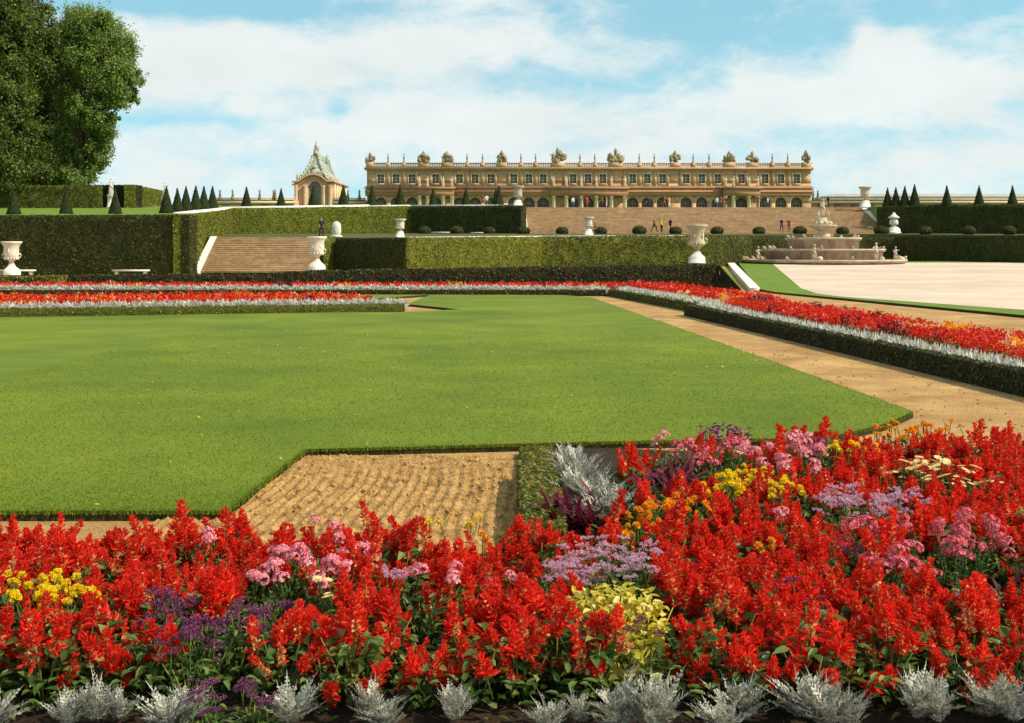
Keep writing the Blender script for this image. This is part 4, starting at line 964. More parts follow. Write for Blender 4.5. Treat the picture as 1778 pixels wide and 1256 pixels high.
# ------------------------------------------------------------------ trees
def tree(name, label, px, d, zb, lobes, trunk_r, mat, nleaf, leaf=.34, group=None):
    """lobes: (px, py, radius_px, depth offset)"""
    x = X(px, d); t = thing(name, label, 'tree', (x, d, zb), 0, group)
    b = MB(); k = d / FPX
    C = [(Vector((X(lx, d) - x, do, Z(ly, d) - zb)), r * k) for lx, ly, r, do in lobes]
    topz = max(c.z for c, _ in C)
    b.tube([(0, 0, -.3), (.1, 0, topz * .25), (-.2, .1, topz * .55), (.1, 0, topz * .9)], [trunk_r * 1.25, trunk_r, trunk_r * .7, .08], 9)
    for c, r in C:
        s = Vector((.05, 0, max(2.0, c.z * .55))); m_ = s.lerp(c, .5) + Vector((0, 0, .5))
        b.tube([s, m_, c, c + (c - s).normalized() * r * .7], [trunk_r * .4, trunk_r * .25, trunk_r * .13, .03], 6)
    b.build('trunk', 'bark', t)
    b = MB(); tot = sum(r ** 2 for _, r in C)
    for c, r in C:
        n = int(nleaf * r * r / tot); nc = max(8, int(r * r * 8))
        dv = dirs(nc); cr = R.uniform(.5, 1.03, nc)
        cl = np.array(c) + dv * (cr * r)[:, None] * np.array([1, 1, 1.08])
        idx = R.integers(0, nc, n)
        p = cl[idx] + R.normal(0, .42 * min(1, r / 2.5), (n, 3)) * np.array([1, 1, 1.15])
        nn = unit(p - np.array(c)) * .8 + np.array([0, 0, .5])
        cards(b, p, nn, leaf * R.uniform(.5, 1.3, n), 0, 1.5)
        ns2 = max(4, int(r * r * 2)); dv = dirs(ns2, -.3, 1); base = np.array(c) + dv * r; k2 = 26      # sprays that break the outline
        f = R.random((ns2, k2, 1)); sp_ = base[:, None] + (dv * .5 + np.array([0, 0, .75]))[:, None] * f * R.uniform(.6, 1.5, (ns2, 1, 1)) + R.normal(0, .16, (ns2, k2, 3))
        cards(b, sp_.reshape(-1, 3), np.repeat(dv, k2, 0), leaf * R.uniform(.5, 1.1, ns2 * k2), 0, 1.5)
    b.build('crown', mat, t)
tree('poplar_tree', 'broad light green tree with sky showing through its middle', 140, 150, 6.9,
     [(160, 70, 40, 0), (130, 45, 34, 1), (105, 75, 30, 0), (195, 75, 34, 1), (180, 45, 26, -1), (215, 110, 30, 0), (232, 140, 18, 0), (205, 160, 26, -1), (175, 120, 36, 2), (110, 130, 26, 3), (185, 215, 20, 0), (160, 232, 30, 1), (188, 240, 18, -1), (150, 268, 32, 1), (178, 272, 18, 0), (125, 190, 20, 4), (112, 235, 32, 2), (225, 170, 14, 0), (195, 140, 34, -1), (150, 190, 22, -2), (168, 205, 24, -1), (120, 160, 30, 1), (200, 200, 10, 0), (150, 100, 36, -1), (165, 165, 20, 2), (140, 60, 34, 2), (100, 280, 34, 3), (125, 300, 26, 4), (132, 316, 20, -2), (150, 306, 14, -1), (105, 318, 26, 0), (138, 30, 22, 1), (190, 185, 16, 0)], .42, 'tree_leaf', 140000, .19, 'big trees above the olive hedge')
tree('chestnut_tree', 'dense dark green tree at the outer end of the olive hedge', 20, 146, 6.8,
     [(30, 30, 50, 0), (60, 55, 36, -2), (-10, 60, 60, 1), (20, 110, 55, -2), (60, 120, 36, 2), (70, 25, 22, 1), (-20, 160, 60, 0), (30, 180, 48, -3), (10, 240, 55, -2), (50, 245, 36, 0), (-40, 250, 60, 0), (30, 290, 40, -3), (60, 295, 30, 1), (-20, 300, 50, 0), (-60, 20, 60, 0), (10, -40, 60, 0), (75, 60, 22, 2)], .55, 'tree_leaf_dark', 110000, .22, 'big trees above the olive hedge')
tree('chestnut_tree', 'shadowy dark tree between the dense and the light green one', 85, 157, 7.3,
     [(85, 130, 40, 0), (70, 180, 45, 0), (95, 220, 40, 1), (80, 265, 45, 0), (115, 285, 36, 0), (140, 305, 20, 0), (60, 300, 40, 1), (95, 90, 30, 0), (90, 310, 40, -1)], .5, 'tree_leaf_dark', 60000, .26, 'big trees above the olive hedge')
# ------------------------------------------------------------------ flower bed soil
bed = [(-4.6, 5.2), (4.6, 5.2), (6.6, 13.4), (1.1, 14.6), (.47, 14.6), (.45, 8.8), (-4.6, 8.8)]
tag(MB().prism(bed, 0.0, .03).build('bed_soil', 'dark_soil'), kind='structure')

# ------------------------------------------------------------------ bedding plants: parts shared as mesh data
def spike_mesh(h, seed, old):
    """salvia flower spike: whorls of tubular florets on a stem; old = share of faded salmon calyces low down"""
    b = MB(); b.tube([(0, 0, -.1), (0, 0, h * .5), (.004, 0, h)], [.004, .0035, .002], 5, 2)
    nw = int(h / .0118)
    for i in range(nw):
        f = i / nw; z = h * f * .97; r = (.037 * (1 - f) ** .6 + .010) * R.uniform(.7, 1.25); k = R.integers(6, 10)
        a = R.uniform(0, 2 * PI) + np.arange(k) / k * 2 * PI + R.normal(0, .18, k)
        o = np.stack([np.cos(a), np.sin(a), np.zeros(k)], 1)
        droop = .1 + .5 * (f) 
        D = o + np.array([0, 0, 1]) * (R.uniform(-.25, .55, (k, 1)) + f * 1.2)
        P = np.stack([o[:, 0] * .004, o[:, 1] * .004, np.full(k, z)], 1) + R.normal(0, .002, (k, 3))
        N = np.array([0, 0, 1.]) + R.normal(0, .4, (k, 3))
        faded = R.random(k) < (old * (1 - f) ** .8)
        L = np.clip(R.normal(r, r * .22, k), .012, .06)
        for msk, mt, q in ((~faded, 0, 1.0), (faded, 1, .45)):
            if msk.any():
                leaves(b, P[msk], D[msk], N[msk], L[msk] * q, L[msk] * .27 + .0028, mt, .35, .05)
                S = np.cross(D[msk], np.array([0, 0, 1.]))
                leaves(b, P[msk] + unit(D[msk]) * L[msk][:, None] * .25 * q, D[msk] + S * .25, S, L[msk] * q * .9, L[msk] * .26 + .003, mt, .3, .12)
    n = 7; D = dirs(n, .5, 1); leaves(b, np.tile([0, 0, h * .95], (n, 1)), D, dirs(n), .018, .009, 0)
    return b.mesh('flower_spike', ['red', 'salmon', 'leaf'])
SPIKES = [spike_mesh(h, i, o) for i, (h, o) in enumerate([(.15, .25), (.19, .5), (.12, .1), (.20, .95), (.17, .35), (.10, .1), (.16, .7), (.21, .5), (.13, .25), (.18, .15)])]
def foliage_mesh(n, rad, zlo, zhi, L, Wd, mat, name='foliage', stems=7, up=.3):
    b = MB()
    for i in range(stems):
        a = i / stems * 2 * PI + R.uniform(0, .6); r = rad * R.uniform(.3, .9)
        b.tube([(0, 0, -.02), (r * .5 * math.cos(a), r * .5 * math.sin(a), zhi * .5), (r * math.cos(a), r * math.sin(a), zhi * .95)], [.006, .005, .003], 5, 0)
    a = R.uniform(0, 2 * PI, n); z = R.uniform(zlo, zhi, n); r = rad * np.sqrt(R.random(n)) * (1 - .25 * (z / zhi))
    o = np.stack([np.cos(a), np.sin(a), np.zeros(n)], 1)
    P = o * r[:, None] * .75 + np.array([0, 0, 1]) * z[:, None]
    D = o + np.array([0, 0, 1]) * R.normal(up, .35, (n, 1)) + R.normal(0, .35, (n, 3))
    leaves(b, P, D, np.array([0, 0, 1.]) + R.normal(0, .25, (n, 3)) + o * .3, L * R.uniform(.65, 1.2, n), Wd * R.uniform(.7, 1.15, n), 0, .18, .25)
    return b.mesh(name, [mat])
SFOL = [foliage_mesh(80, .21, .04, .36, .085, .05, 'leaf') for _ in range(4)]
def head_mesh(name, kind, mat, r):
    b = MB()
    if kind == 'dome':       # phlox / geranium: dome of small five-petalled florets
        n = 34; d = dirs(n, -.1, 1); P = d * r * np.array([1, 1, .75]) * R.uniform(.85, 1.05, (n, 1))
        for j in range(5):
            u = unit(np.cross(d, R.normal(0, 1, (1, 3)) + 0 * d)); v = np.cross(d, u); a = j * 2 * PI / 5
            leaves(b, P, u * math.cos(a) + v * math.sin(a) + d * .25, d, r * .34, r * .26, 0, .05, .05)
        b.tube([(0, 0, -.22), (0, 0, 0)], .004, 5, 1)
    elif kind == 'pom':      # marigold: ruffled pompom
        n = 42; d = dirs(n, -.25, 1); P = d * r * .35
        leaves(b, P, d + R.normal(0, .15, (n, 3)), dirs(n), r * R.uniform(.55, .8, n), r * .6, 0, .2, .1)
        b.tube([(0, 0, -.16), (0, 0, 0)], .004, 5, 1)
    elif kind == 'fluff':    # ageratum / heliotrope: flat cluster of fluffy buttons
        for k in range(11):
            c = np.array([R.normal(0, r * .55), R.normal(0, r * .55), R.normal(0, r * .16)]); n = 26; d = dirs(n, -.3, 1)
            leaves(b, c + d * r * .08, d, dirs(n), r * .24, r * .1, 0, .2, 0)
        b.tube([(0, 0, -.2), (0, 0, 0)], .004, 5, 1)
    elif kind == 'open':     # flat open cream flower
        for k in range(3):
            c = np.array([R.normal(0, r * .5), R.normal(0, r * .5), R.uniform(-.2, .1) * r]); n = 8; a = np.arange(n) / n * 2 * PI
            D = np.stack([np.cos(a), np.sin(a), np.full(n, .35)], 1); leaves(b, np.tile(c, (n, 1)), D, (0, 0, 1), r * .75, r * .42, 0, .1, .15)
        b.tube([(0, 0, -.2), (0, 0, 0)], .004, 5, 1)
    return b.mesh(name, [mat, 'leaf'])
HEADS = {}
for key, kind, mat, r in (('pink', 'dome', 'pink', .055), ('rose', 'dome', 'rose', .055), ('yellow', 'pom', 'yellow', .032), ('orange', 'pom', 'orange', .032), ('lavender', 'fluff', 'lavender', .06), ('purple', 'fluff', 'purple', .06), ('cream', 'open', 'cream', .045)):
    HEADS[key] = [head_mesh('flower_head', kind, mat, r) for _ in range(3)]
def frond_plant(n, L, name='silver_foliage'):
    """dusty miller: upright, deeply cut felted leaves"""
    b = MB()
    a = R.uniform(0, 2 * PI, n); inc = R.uniform(.05, .8, n)
    for i in range(n):
        o = Vector((math.cos(a[i]), math.sin(a[i]), 0)); l = L * R.uniform(.5, 1.15)
        p0 = o * (.05 * random.random()) + Vector((0, 0, .05 + .09 * random.random()))
        d0 = (Vector((0, 0, 1)) * math.cos(inc[i]) + o * math.sin(inc[i])); sd = d0.cross(Vector((0, 0, 1)).lerp(o, .5)).normalized(); up = sd.cross(d0)
        m_ = 9; fr = np.linspace(.12, 1, m_); curve = [p0 + d0 * (l * f) + o * (l * .22 * f * f) - Vector((0, 0, l * .14 * f * f)) for f in fr]
        C = np.array([tuple(c) for c in curve]); D = np.array(d0); S = np.array(sd); U = np.array(up)
        leaves(b, np.array([tuple(p0)]), [tuple(curve[4] - p0)], U, l * .55, .007, 0, .1, 0); leaves(b, C[3:4], [tuple(curve[-1] - curve[3])], U, l * .7, .008, 0, .1, 0)
        for s in (-1, 1):
            ll = .052 * np.sin(np.pi * np.clip(fr * .8 + .18, 0, 1)) * R.uniform(.6, 1.1, m_)
            D2 = D * .85 + S * s * .9 + U * R.normal(.15, .2, (m_, 1)); leaves(b, C, D2, U, ll, ll * .26 + .003, 0, .15, .05)
            leaves(b, C + unit(D2) * ll[:, None] * .5, D2 + D * .9, U, ll * .6, ll * .28 + .003, 0, .15, 0)
            leaves(b, C + unit(D2) * ll[:, None] * .4, D2 - D * .3 + S * s * .6, U, ll * .55, ll * .26 + .003, 0, .15, 0)
    return b.mesh(name, ['silver'])
MILLER = [frond_plant(40, .25) for _ in range(4)]
MILLER_FAR = []
for _ in range(3):
    b = MB(); n = 190; d = dirs(n, .05, 1); leaves(b, d * .07 + np.array([0, 0, .06]), d + R.normal(0, .25, (n, 3)), dirs(n), R.uniform(.12, .27, n), .06, 0, .2, .15)
    MILLER_FAR.append(b.mesh('silver_plant', ['silver_pale']))
def strap_mesh(n, L, wd, name='strap_foliage'):
    b = MB(); a = R.uniform(0, 2 * PI, n); inc = R.uniform(.1, .95, n)
    for i in range(n):
        o = Vector((math.cos(a[i]), math.sin(a[i]), 0)); l = L * R.uniform(.6, 1.1); p0 = o * .02 + Vector((0, 0, .12 * random.random()))
        d0 = Vector((0, 0, 1)) * math.cos(inc[i]) + o * math.sin(inc[i]); P = [p0 + d0 * l * f + o * l * .25 * f * f - Vector((0, 0, 1)) * l * .3 * f ** 3 for f in (0, .3, .6, .85, 1)]
        s = d0.cross(o.cross(d0) if o.cross(d0).length > .1 else Vector((1, 0, 0))).normalized(); s = Vector((-o.y, o.x, 0)); ws = [wd * .5, wd, wd * .9, wd * .5, .002]
        V = []
        for p, w_ in zip(P, ws): V += [tuple(p - s * w_), tuple(p + s * w_)]
        b.polys(V, [(2 * k, 2 * k + 1, 2 * k + 3, 2 * k + 2) for k in range(4)], 0)
    return b.mesh(name, ['maroon'])
STRAP = [strap_mesh(30, .36, .016), strap_mesh(34, .3, .02)]
COLEUS = [foliage_mesh(150, .2, .1, .44, .06, .04, 'coleus') for _ in range(2)]
COLEUS_BIG = [foliage_mesh(40, .17, .08, .28, .11, .08, 'coleus', up=.1) for _ in range(2)]
LOWFOL = {k: foliage_mesh(60, .16, .03, h, .06, .03, 'leaf') for k, h in (('mid', .3), ('low', .2))}
DARKBUD = foliage_mesh(50, .12, .2, .42, .07, .03, 'purple', 'bud_head')

placed = []
def free(x, y, r):
    return all((x - a) ** 2 + (y - b) ** 2 > (r + s) ** 2 for a, b, s in placed)
def ztop_xy(px, py, zt):
    return G(px, py, zt)
def salvia(x, y, s, label, group, nsp=5, front=False):
    t = thing('salvia_plant', label, 'flowering plant', (x, y, .03), random.uniform(0, 6.28), group, s)
    link('foliage', random.choice(SFOL), t, None, (0, 0, random.uniform(0, 6.28)), (1, 1, random.uniform(.85, 1.1)))
    for k in range(nsp):
        a = k / nsp * 2 * PI + random.uniform(-.4, .4); r = random.uniform(.03, .19) if k else .01
        tilt = random.uniform(-.15, .4) + r * 2.2
        if front and random.random() < .6: z = random.uniform(.1, .32); r = random.uniform(.1, .2); tilt = random.uniform(.3, .9)
        else: z = random.uniform(.22, .40) - r * .5
        link('flower_spike', random.choice(SPIKES), t, (r * math.cos(a), r * math.sin(a), z), (-tilt * math.sin(a), tilt * math.cos(a), random.uniform(0, 6)), random.uniform(.75, 1.35))
def headed(name, x, y, key, nh, zh, spread, label, cat='flowering plant', group=None, fol='mid', fs=1., hs=1.):
    t = thing(name, label, cat, (x, y, .03), random.uniform(0, 6.28), group)
    link('foliage', LOWFOL[fol], t, None, None, (fs, fs, zh / .42))
    for k in range(nh):
        a = random.uniform(0, 6.28); r = spread * math.sqrt(random.random()); z = zh + .05 - r * r * 2.2 / max(spread, .1) * .35 + random.uniform(-.04, .03)
        link('flower_head', random.choice(HEADS[key]), t, (r * math.cos(a), r * math.sin(a), z), (random.uniform(-.4, .4), random.uniform(-.4, .4), a), random.uniform(.8, 1.2) * hs)

def patch(pts, key, name, label, group, zt, nh, spread, hs=1., fol='mid', rr=.07):
    """pts = [(px, py)] of flower tops in the picture, set on the bed at height zt"""
    for (px, py) in pts:
        x, y, _ = G(px, py, zt); bright = key in ('yellow', 'orange'); placed.append((x, y, rr * (1.9 if bright else 1.25)))
        headed(name, x + random.uniform(-.06, .06), y + random.uniform(-.08, .08), key, max(3, int(nh * random.uniform(.6, .95) * (1.35 if bright else 1))), zt - random.uniform(.0, .07), spread * 1.15, label, group=group, fol=fol, hs=hs * random.uniform(.78, .95))
patch([(22, 1005), (85, 998), (118, 1022), (45, 1030)], 'yellow', 'marigold_plant', 'bright yellow marigold in the clump at the end of the near bed', 'yellow marigolds at the end of the near bed', .5, 11, .11, 1.1)
patch([(760, 914), (827, 915)], 'yellow', 'marigold_plant', 'small yellow marigold at the back of the bed, before the raked soil', 'yellow marigolds before the raked soil', .44, 5, .07, .9, 'low')
patch([(1245, 835), (1290, 818), (1325, 822), (1270, 845)], 'yellow', 'marigold_plant', 'golden yellow marigold in the big clump at the middle of the bed', 'golden marigolds at the middle of the bed', .46, 12, .15, 1.25)
patch([(1372, 842), (1352, 850)], 'yellow', 'marigold_plant', 'golden marigold in the small tuft just past the big golden clump', 'golden marigolds in the small tuft', .46, 8, .1, 1.2)
patch([(1140, 880), (1180, 868), (1215, 875), (1165, 892), (1245, 888), (1120, 890)], 'orange', 'marigold_plant', 'orange marigold in the drift below the golden clump', 'orange marigolds below the golden clump', .4, 11, .15, 1.1)
patch([(1560, 742), (1610, 735), (1660, 745), (1590, 752)], 'orange', 'marigold_plant', 'orange marigold along the far rim of the bed by the path', 'orange marigolds at the far rim', .46, 10, .16, 1.2)
patch([(1462, 775), (1490, 782), (1525, 780)], 'yellow', 'marigold_plant', 'yellow marigold at the back of the bed behind the pink dome', 'yellow marigolds behind the pink phlox', .45, 7, .14, 1.2)
patch([(1600, 800), (1650, 795), (1690, 815), (1625, 822), (1575, 810)], 'cream', 'cream_flower_plant', 'pale cream flower among the reds at the back of the bed', 'cream flowers at the back of the bed', .5, 9, .17, 1.25)
patch([(480, 955), (520, 962), (548, 985), (575, 990), (455, 990)], 'pink', 'phlox_plant', 'pale pink phlox in the drift before the raked soil', 'pale pink phlox drift before the raked soil', .5, 8, .12, 1.05)
patch([(615, 940), (545, 925)], 'pink', 'phlox_plant', 'pink phlox dome at the soil edge, just past the pale drift', 'pink phlox at the soil edge', .5, 7, .1, 1.05)
patch([(745, 1000), (870, 1005), (800, 1010)], 'pink', 'phlox_plant', 'single pale pink phlox among the red spikes', 'single pink phlox among the reds', .5, 3, .08, .9)
patch([(1205, 775), (1240, 785), (1275, 775)], 'rose', 'phlox_plant', 'rosy phlox at the back beside the maroon clump', 'rosy phlox beside the maroon clump', .5, 9, .17, 1.2)
patch([(1320, 775), (1350, 790), (1385, 765), (1405, 770), (1385, 795)], 'pink', 'phlox_plant', 'pink phlox in the row at the far rim of the bed', 'pink phlox at the far rim', .52, 9, .17, 1.25)
patch([(1520, 920), (1560, 910), (1575, 955), (1545, 960)], 'rose', 'geranium_plant', 'rosy geranium in the first clump at the far side of the bed', 'rosy geraniums, first clump', .52, 8, .14, 1.15)
patch([(1650, 925), (1690, 905), (1710, 920), (1735, 925), (1670, 950)], 'rose', 'geranium_plant', 'rosy geranium in the outer clump near the edge of the picture', 'rosy geraniums, outer clump', .52, 8, .14, 1.15)
patch([(1450, 860), (1480, 855), (1500, 868), (1465, 875)], 'lavender', 'ageratum_plant', 'lavender ageratum in the middle of the reds, first tuft', 'lavender ageratums, first tuft', .48, 10, .14, .95)
patch([(1535, 862), (1562, 855), (1578, 868)], 'lavender', 'ageratum_plant', 'lavender ageratum in the middle of the reds, second tuft', 'lavender ageratums, second tuft', .48, 9, .13, .95)
patch([(960, 965), (990, 975), (1020, 965), (950, 990), (1050, 990), (1080, 980), (1105, 990), (1000, 995), (1040, 930), (1125, 940), (1085, 955)], 'lavender', 'ageratum_plant', 'lavender ageratum in the large drift near the yellow coleus', 'lavender ageratums by the coleus', .46, 9, .12, .8)
patch([(290, 1030), (320, 1050), (340, 1085), (375, 1075), (410, 1080), (425, 1060), (465, 1045), (280, 1060), (330, 1100)], 'purple', 'heliotrope_plant', 'dark purple heliotrope in the shady hollow of the bed', 'purple heliotropes in the hollow', .4, 9, .13, .9)
patch([(335, 1215), (345, 1235), (425, 1195), (415, 1215)], 'purple', 'heliotrope_plant', 'magenta-purple heliotrope low among the silver edging', 'magenta heliotropes in the edging', .24, 5, .06, .8, 'low', .08)
patch([(1430, 1050), (1100 + 20, 1095)], 'purple', 'heliotrope_plant', 'lone dim purple heliotrope deep among the red spikes', 'lone purple heliotropes', .38, 5, .1, .7)
for px, py in [(1232, 742), (1258, 738), (1285, 745), (1415, 760)]:
    x, y, _ = G(px, py, .5); placed.append((x, y, .12))
    t = thing('dark_bud_plant', 'dusky purple budded plant standing up at the back rim', 'flowering plant', (x, y, .03), random.uniform(0, 6), 'dusky budded plants at the back rim'); link('foliage', LOWFOL['mid'], t); link('bud_head', DARKBUD, t, None, None, 1.15)
for px, py, zt in [(1150, 800, .4), (1185, 805, .42), (1170, 825, .38), (1205, 790, .4)]:
    x, y, _ = G(px, py, zt); placed.append((x, y, .24))
    t = thing('maroon_plant', 'dark maroon strap-leaved plant in the clump at the back of the bed', 'plant', (x, y, .05), random.uniform(0, 6), 'maroon plants at the back', 1.35); link('strap_foliage', random.choice(STRAP), t)
for px, py, zt in [(960, 890, .2), (985, 880, .22), (1012, 872, .22), (1040, 880, .22), (1062, 890, .22), (1000, 900, .2), (1030, 905, .2), (970, 908, .2)]:
    x, y, _ = G(px, py, zt); placed.append((x, y, .13))
    t = thing('maroon_plant', 'dark maroon strap-leaved plant between the box block and silver plants', 'plant', (x, y, .03), random.uniform(0, 6), 'maroon plants by the box block', 1.1); link('strap_foliage', random.choice(STRAP), t)
for px, py, zt in [(1680, 1010, .4), (1735, 960, .42), (1745, 1000, .35)]:
    x, y, _ = G(px, py, zt); placed.append((x, y, .14))
    t = thing('maroon_plant', 'dim maroon plant at the shaded outer end of the near bed', 'plant', (x, y, .03), random.uniform(0, 6), 'maroon plants at the outer end', 1.); link('strap_foliage', random.choice(STRAP), t)
for px, py, zt in [(1030, 1030, .46), (1065, 1015, .46), (1100, 1025, .46), (1045, 1055, .42), (1085, 1050, .42), (1120, 1045, .44), (1015, 1050, .4)]:
    x, y, _ = G(px, py, zt); placed.append((x, y, .11))
    t = thing('coleus_plant', 'yellow-green variegated coleus in the clump before the lavender drift', 'plant', (x, y, .03), random.uniform(0, 6), 'variegated coleus clump', .95); link('foliage', random.choice(COLEUS), t)
for px, py, zt in [(1000, 1090, .3), (1060, 1105, .28), (1110, 1110, .26), (1085, 1150, .2)]:
    x, y, _ = G(px, py, zt); placed.append((x, y, .1))
    t = thing('coleus_plant', 'pale yellow coleus with large lobed leaves low in the front', 'plant', (x, y, .03), random.uniform(0, 6), 'large-leaved coleus in front', .95); link('foliage', random.choice(COLEUS_BIG), t)
# silver dusty millers: front row, then the row beside the box block
front_row = [(-20, 1.0), (118, .9), (160, 1.0), (205, .7), (298, 1.15), (325, 1.0), (500, 1.15), (640, .95), (675, .75), (790, .9), (955, .85), (1000, .7), (1085, 1.25), (1125, 1.45), (1255, .9), (1290, 1.1), (1400, 1.2), (1440, 1.25), (1475, .95), (1585, 1.3), (1625, 1.05), (1725, 1.25), (1760, 1.1), (1810, 1.1)]
for i, (px, s) in enumerate(front_row):
    d = 6.02 + random.uniform(-.08, .12); x = X(px, d); placed.append((x, d, .12))
    t = thing('dusty_miller', ('large ' if s > 1.2 else 'small ' if s < .92 else '') + 'silver-white dusty miller plant in the row along the front edge', 'silver plant', (x, d, .03), random.uniform(0, 6), 'dusty millers along the front edge' + (', large' if s > 1.2 else ', small' if s < .92 else ''), s * .70)
    link('silver_foliage', MILLER[(i * 3) % 4], t, None, (random.uniform(-.12, .12), random.uniform(-.25, .05), 0), (random.uniform(.85, 1.2), random.uniform(.85, 1.2), random.uniform(.85, 1.1)))
for i, (px, py) in enumerate([(990, 790), (985, 815), (1012, 815), (1005, 840), (1030, 845), (1040, 865), (1060, 862), (1070, 882), (1045, 885), (1000, 800)]):
    x, y, _ = G(px, py + 28, .12); placed.append((x, y, .14))
    t = thing('dusty_miller', 'silver-white dusty miller in the thick clump beside the box block', 'silver plant', (x, y, .03), random.uniform(0, 6), 'dusty millers beside the box block', 1.15); link('silver_foliage', MILLER[i % 4], t)
# red salvias fill the rest of the bed
cand = []
y = 6.42
while y < 13.3:
    sp = .275 if y < 8.6 else .33
    x = -3.9
    while x < 6.2:
        cand.append((x + random.uniform(-.09, .09) + (sp / 2 if int(y / sp) % 2 else 0), y + random.uniform(-.08, .08), sp)); x += sp
    y += sp * .92
ns_ = 0
for x, y, sp in cand:
    if abs(x) > .43 * y + .35: continue
    if x < .5 and y > 8.8: continue
    if y > 8.8 and x < (.98 if y < 10.5 else 1.0): continue
    if y > 12.2 + min(1.0, max(0, (x - 1.0)) * .6): continue
    if not free(x, y, sp * .3): continue
    if ns_ >= 300: break
    if random.random() < .11 and y > 6.9 and not (x < .6 and y > 8.3):
        nm, key, lb, hh, n_, fo = random.choice([('phlox_plant', 'pink', 'small lone pink phlox tucked between the red spikes', .44, 3, 'mid'), ('phlox_plant', 'pink', 'small lone pink phlox tucked between the red spikes', .44, 3, 'mid'), ('ageratum_plant', 'lavender', 'small lone lavender ageratum tucked between the red spikes', .40, 4, 'mid'), ('cream_flower_plant', 'cream', 'lone cream flower tucked between the red spikes', .45, 3, 'mid'), ('marigold_plant', 'orange', 'lone orange marigold tucked between the red spikes', .42, 5, 'mid'), ('heliotrope_plant', 'purple', 'lone magenta-purple heliotrope tucked between the red spikes', .40, 3, 'mid')])
        headed(nm, x, y, key, n_, hh, .09, lb, group='lone ' + nm.replace('_', ' ') + 's between the salvias', fol=fo, hs=.85); continue
    ns_ += 1
    fr = y < 6.75
    if y < 7.1: lb, g = 'red salvia with loose scarlet spikes in the front rows behind the silver edging', 'red salvias, front rows'
    elif y < 8.9 and x < .5: lb, g = 'red salvia massed before the lawn and raked soil', 'red salvias before the soil'
    elif y < 10: lb, g = 'red salvia massed in the middle of the near bed', 'red salvias, middle of the bed'
    else: lb, g = 'red salvia massed at the back of the bed, toward the sand path', 'red salvias, back of the bed'
    salvia(x, y, random.uniform(.74, 1.10) * (.94 if x < .5 and y > 7.9 else 1), lb, g, 8 if fr else 10, fr)
print('salvias', ns_)
# low leaves filling the gaps
mb = MB(); q = sample_poly([(-4.2, 6.12), (4.2, 6.12), (6.2, 13.2), (1.1, 13.2), (.8, 8.5), (-4.2, 8.5)], 330); n = len(q)
leaves(mb, np.column_stack([q, R.uniform(.05, .24, n)]), dirs(n, -.1, .8), np.array([0, 0, 1.]) + R.normal(0, .3, (n, 3)), R.uniform(.05, .09, n), R.uniform(.025, .045, n), 0, .2, .25)
tag(mb.build('undergrowth_leaves', 'leaf'), 'low green leaves filling the gaps between the bedding plants', 'undergrowth', kind='stuff')

# ------------------------------------------------------------------ flower masses of the farther beds
def flower_mass(name, poly, dens, ztop, size, label, tint=(.0, .0), flop=0):
    b = MB(); q = sample_poly(poly, dens); n = len(q)
    # patches of other colours
    sel = np.array([mnoise.noise(Vector((x * .55 + 3.1, y * .3, 0))) for x, y in q]); s2 = np.array([mnoise.noise(Vector((x * .9 - 8, y * .5, 5))) for x, y in q])
    zv = ztop * R.uniform(.72, 1.0, n) * (1 + .12 * s2)
    k = 9
    mat = np.where(s2 > .45, 2, np.where(sel > .56, 1, 0)); mat = np.where(R.random(n) < .035, 3, mat); mat = np.where((s2 < -.56), 4, mat)
    mat = np.where((mat == 0) & (R.random(n) < tint[0]), 1, mat)
    for m_ in range(5):
        p = q[mat == m_]; z = zv[mat == m_]
        if not len(p): continue
        P = np.repeat(np.column_stack([p, z]), k, 0) + np.column_stack([R.normal(0, size * .22, (len(p) * k, 2)), -R.random(len(p) * k) * size * 1.5])
        leaves(b, P, dirs(len(P), -.1, 1), dirs(len(P)), size * R.uniform(.4, .75, len(P)), size * .32, m_, .2, .1)
    q = sample_poly(poly, dens * 3); leaves(b, np.column_stack([q, ztop * R.uniform(.15, .72, len(q))]), dirs(len(q), -.2, .7), np.array([0, 0, 1.]) + R.normal(0, .3, (len(q), 3)), size * .8, size * .4, 5, .2, .2)
    return tag(b.build(name, ['scarlet_mass', 'orange', 'maroon', 'pink', 'cream', 'leaf']), label, 'flowers', kind='stuff')
def far_miller(x, y, i, s, label, group):
    tag(link('dusty_miller', MILLER_FAR[i % 3], None, (x, y, .05 + .04 * (y > 39)), (0, 0, random.uniform(0, 6)), (s, s, 1.3 if x > 0 else 1.38)), label, 'silver plant', group)
# bed along the sand path
rp = [(NEARX(d) + .85, d) for d in (15, 25, 35, 43)] ; bp = [(NEARX(d) + 2.75, d) for d in (43, 35, 25, 15)]
flower_mass('bedding_flowers', rp + bp, 85, .72, .105, 'scarlet bedding flowers massed in the bed along the sand path, near length')
fxl = lambda d: 6.95 - .126 * (d - 43.9)
flower_mass('bedding_flowers', [(fxl(44) + .8, 44), (fxl(61) + .9, 60.5), (fxl(61) + 1.4, 64.5), (fxl(61) + 3.2, 62), (fxl(44) + 2.9, 44)], 34, .7, .18, 'scarlet bedding flowers massed at the far length of the path bed')
d = 15.5; i = 0
while d < 43.4:
    far_miller(NEARX(d) + .6 + random.uniform(-.1, .1), d, i, random.uniform(.95, 1.4), 'silver dusty miller edging the red bed along the sand path', 'dusty millers along the path bed'); d += .3; i += 1
d = 44
while d < 60.5:
    far_miller(fxl(d) + .5 + random.uniform(-.1, .1), d, i, random.uniform(1.0, 1.4), 'silver dusty miller edging the far recessed length of the path bed', 'dusty millers, far length'); d += .4; i += 1
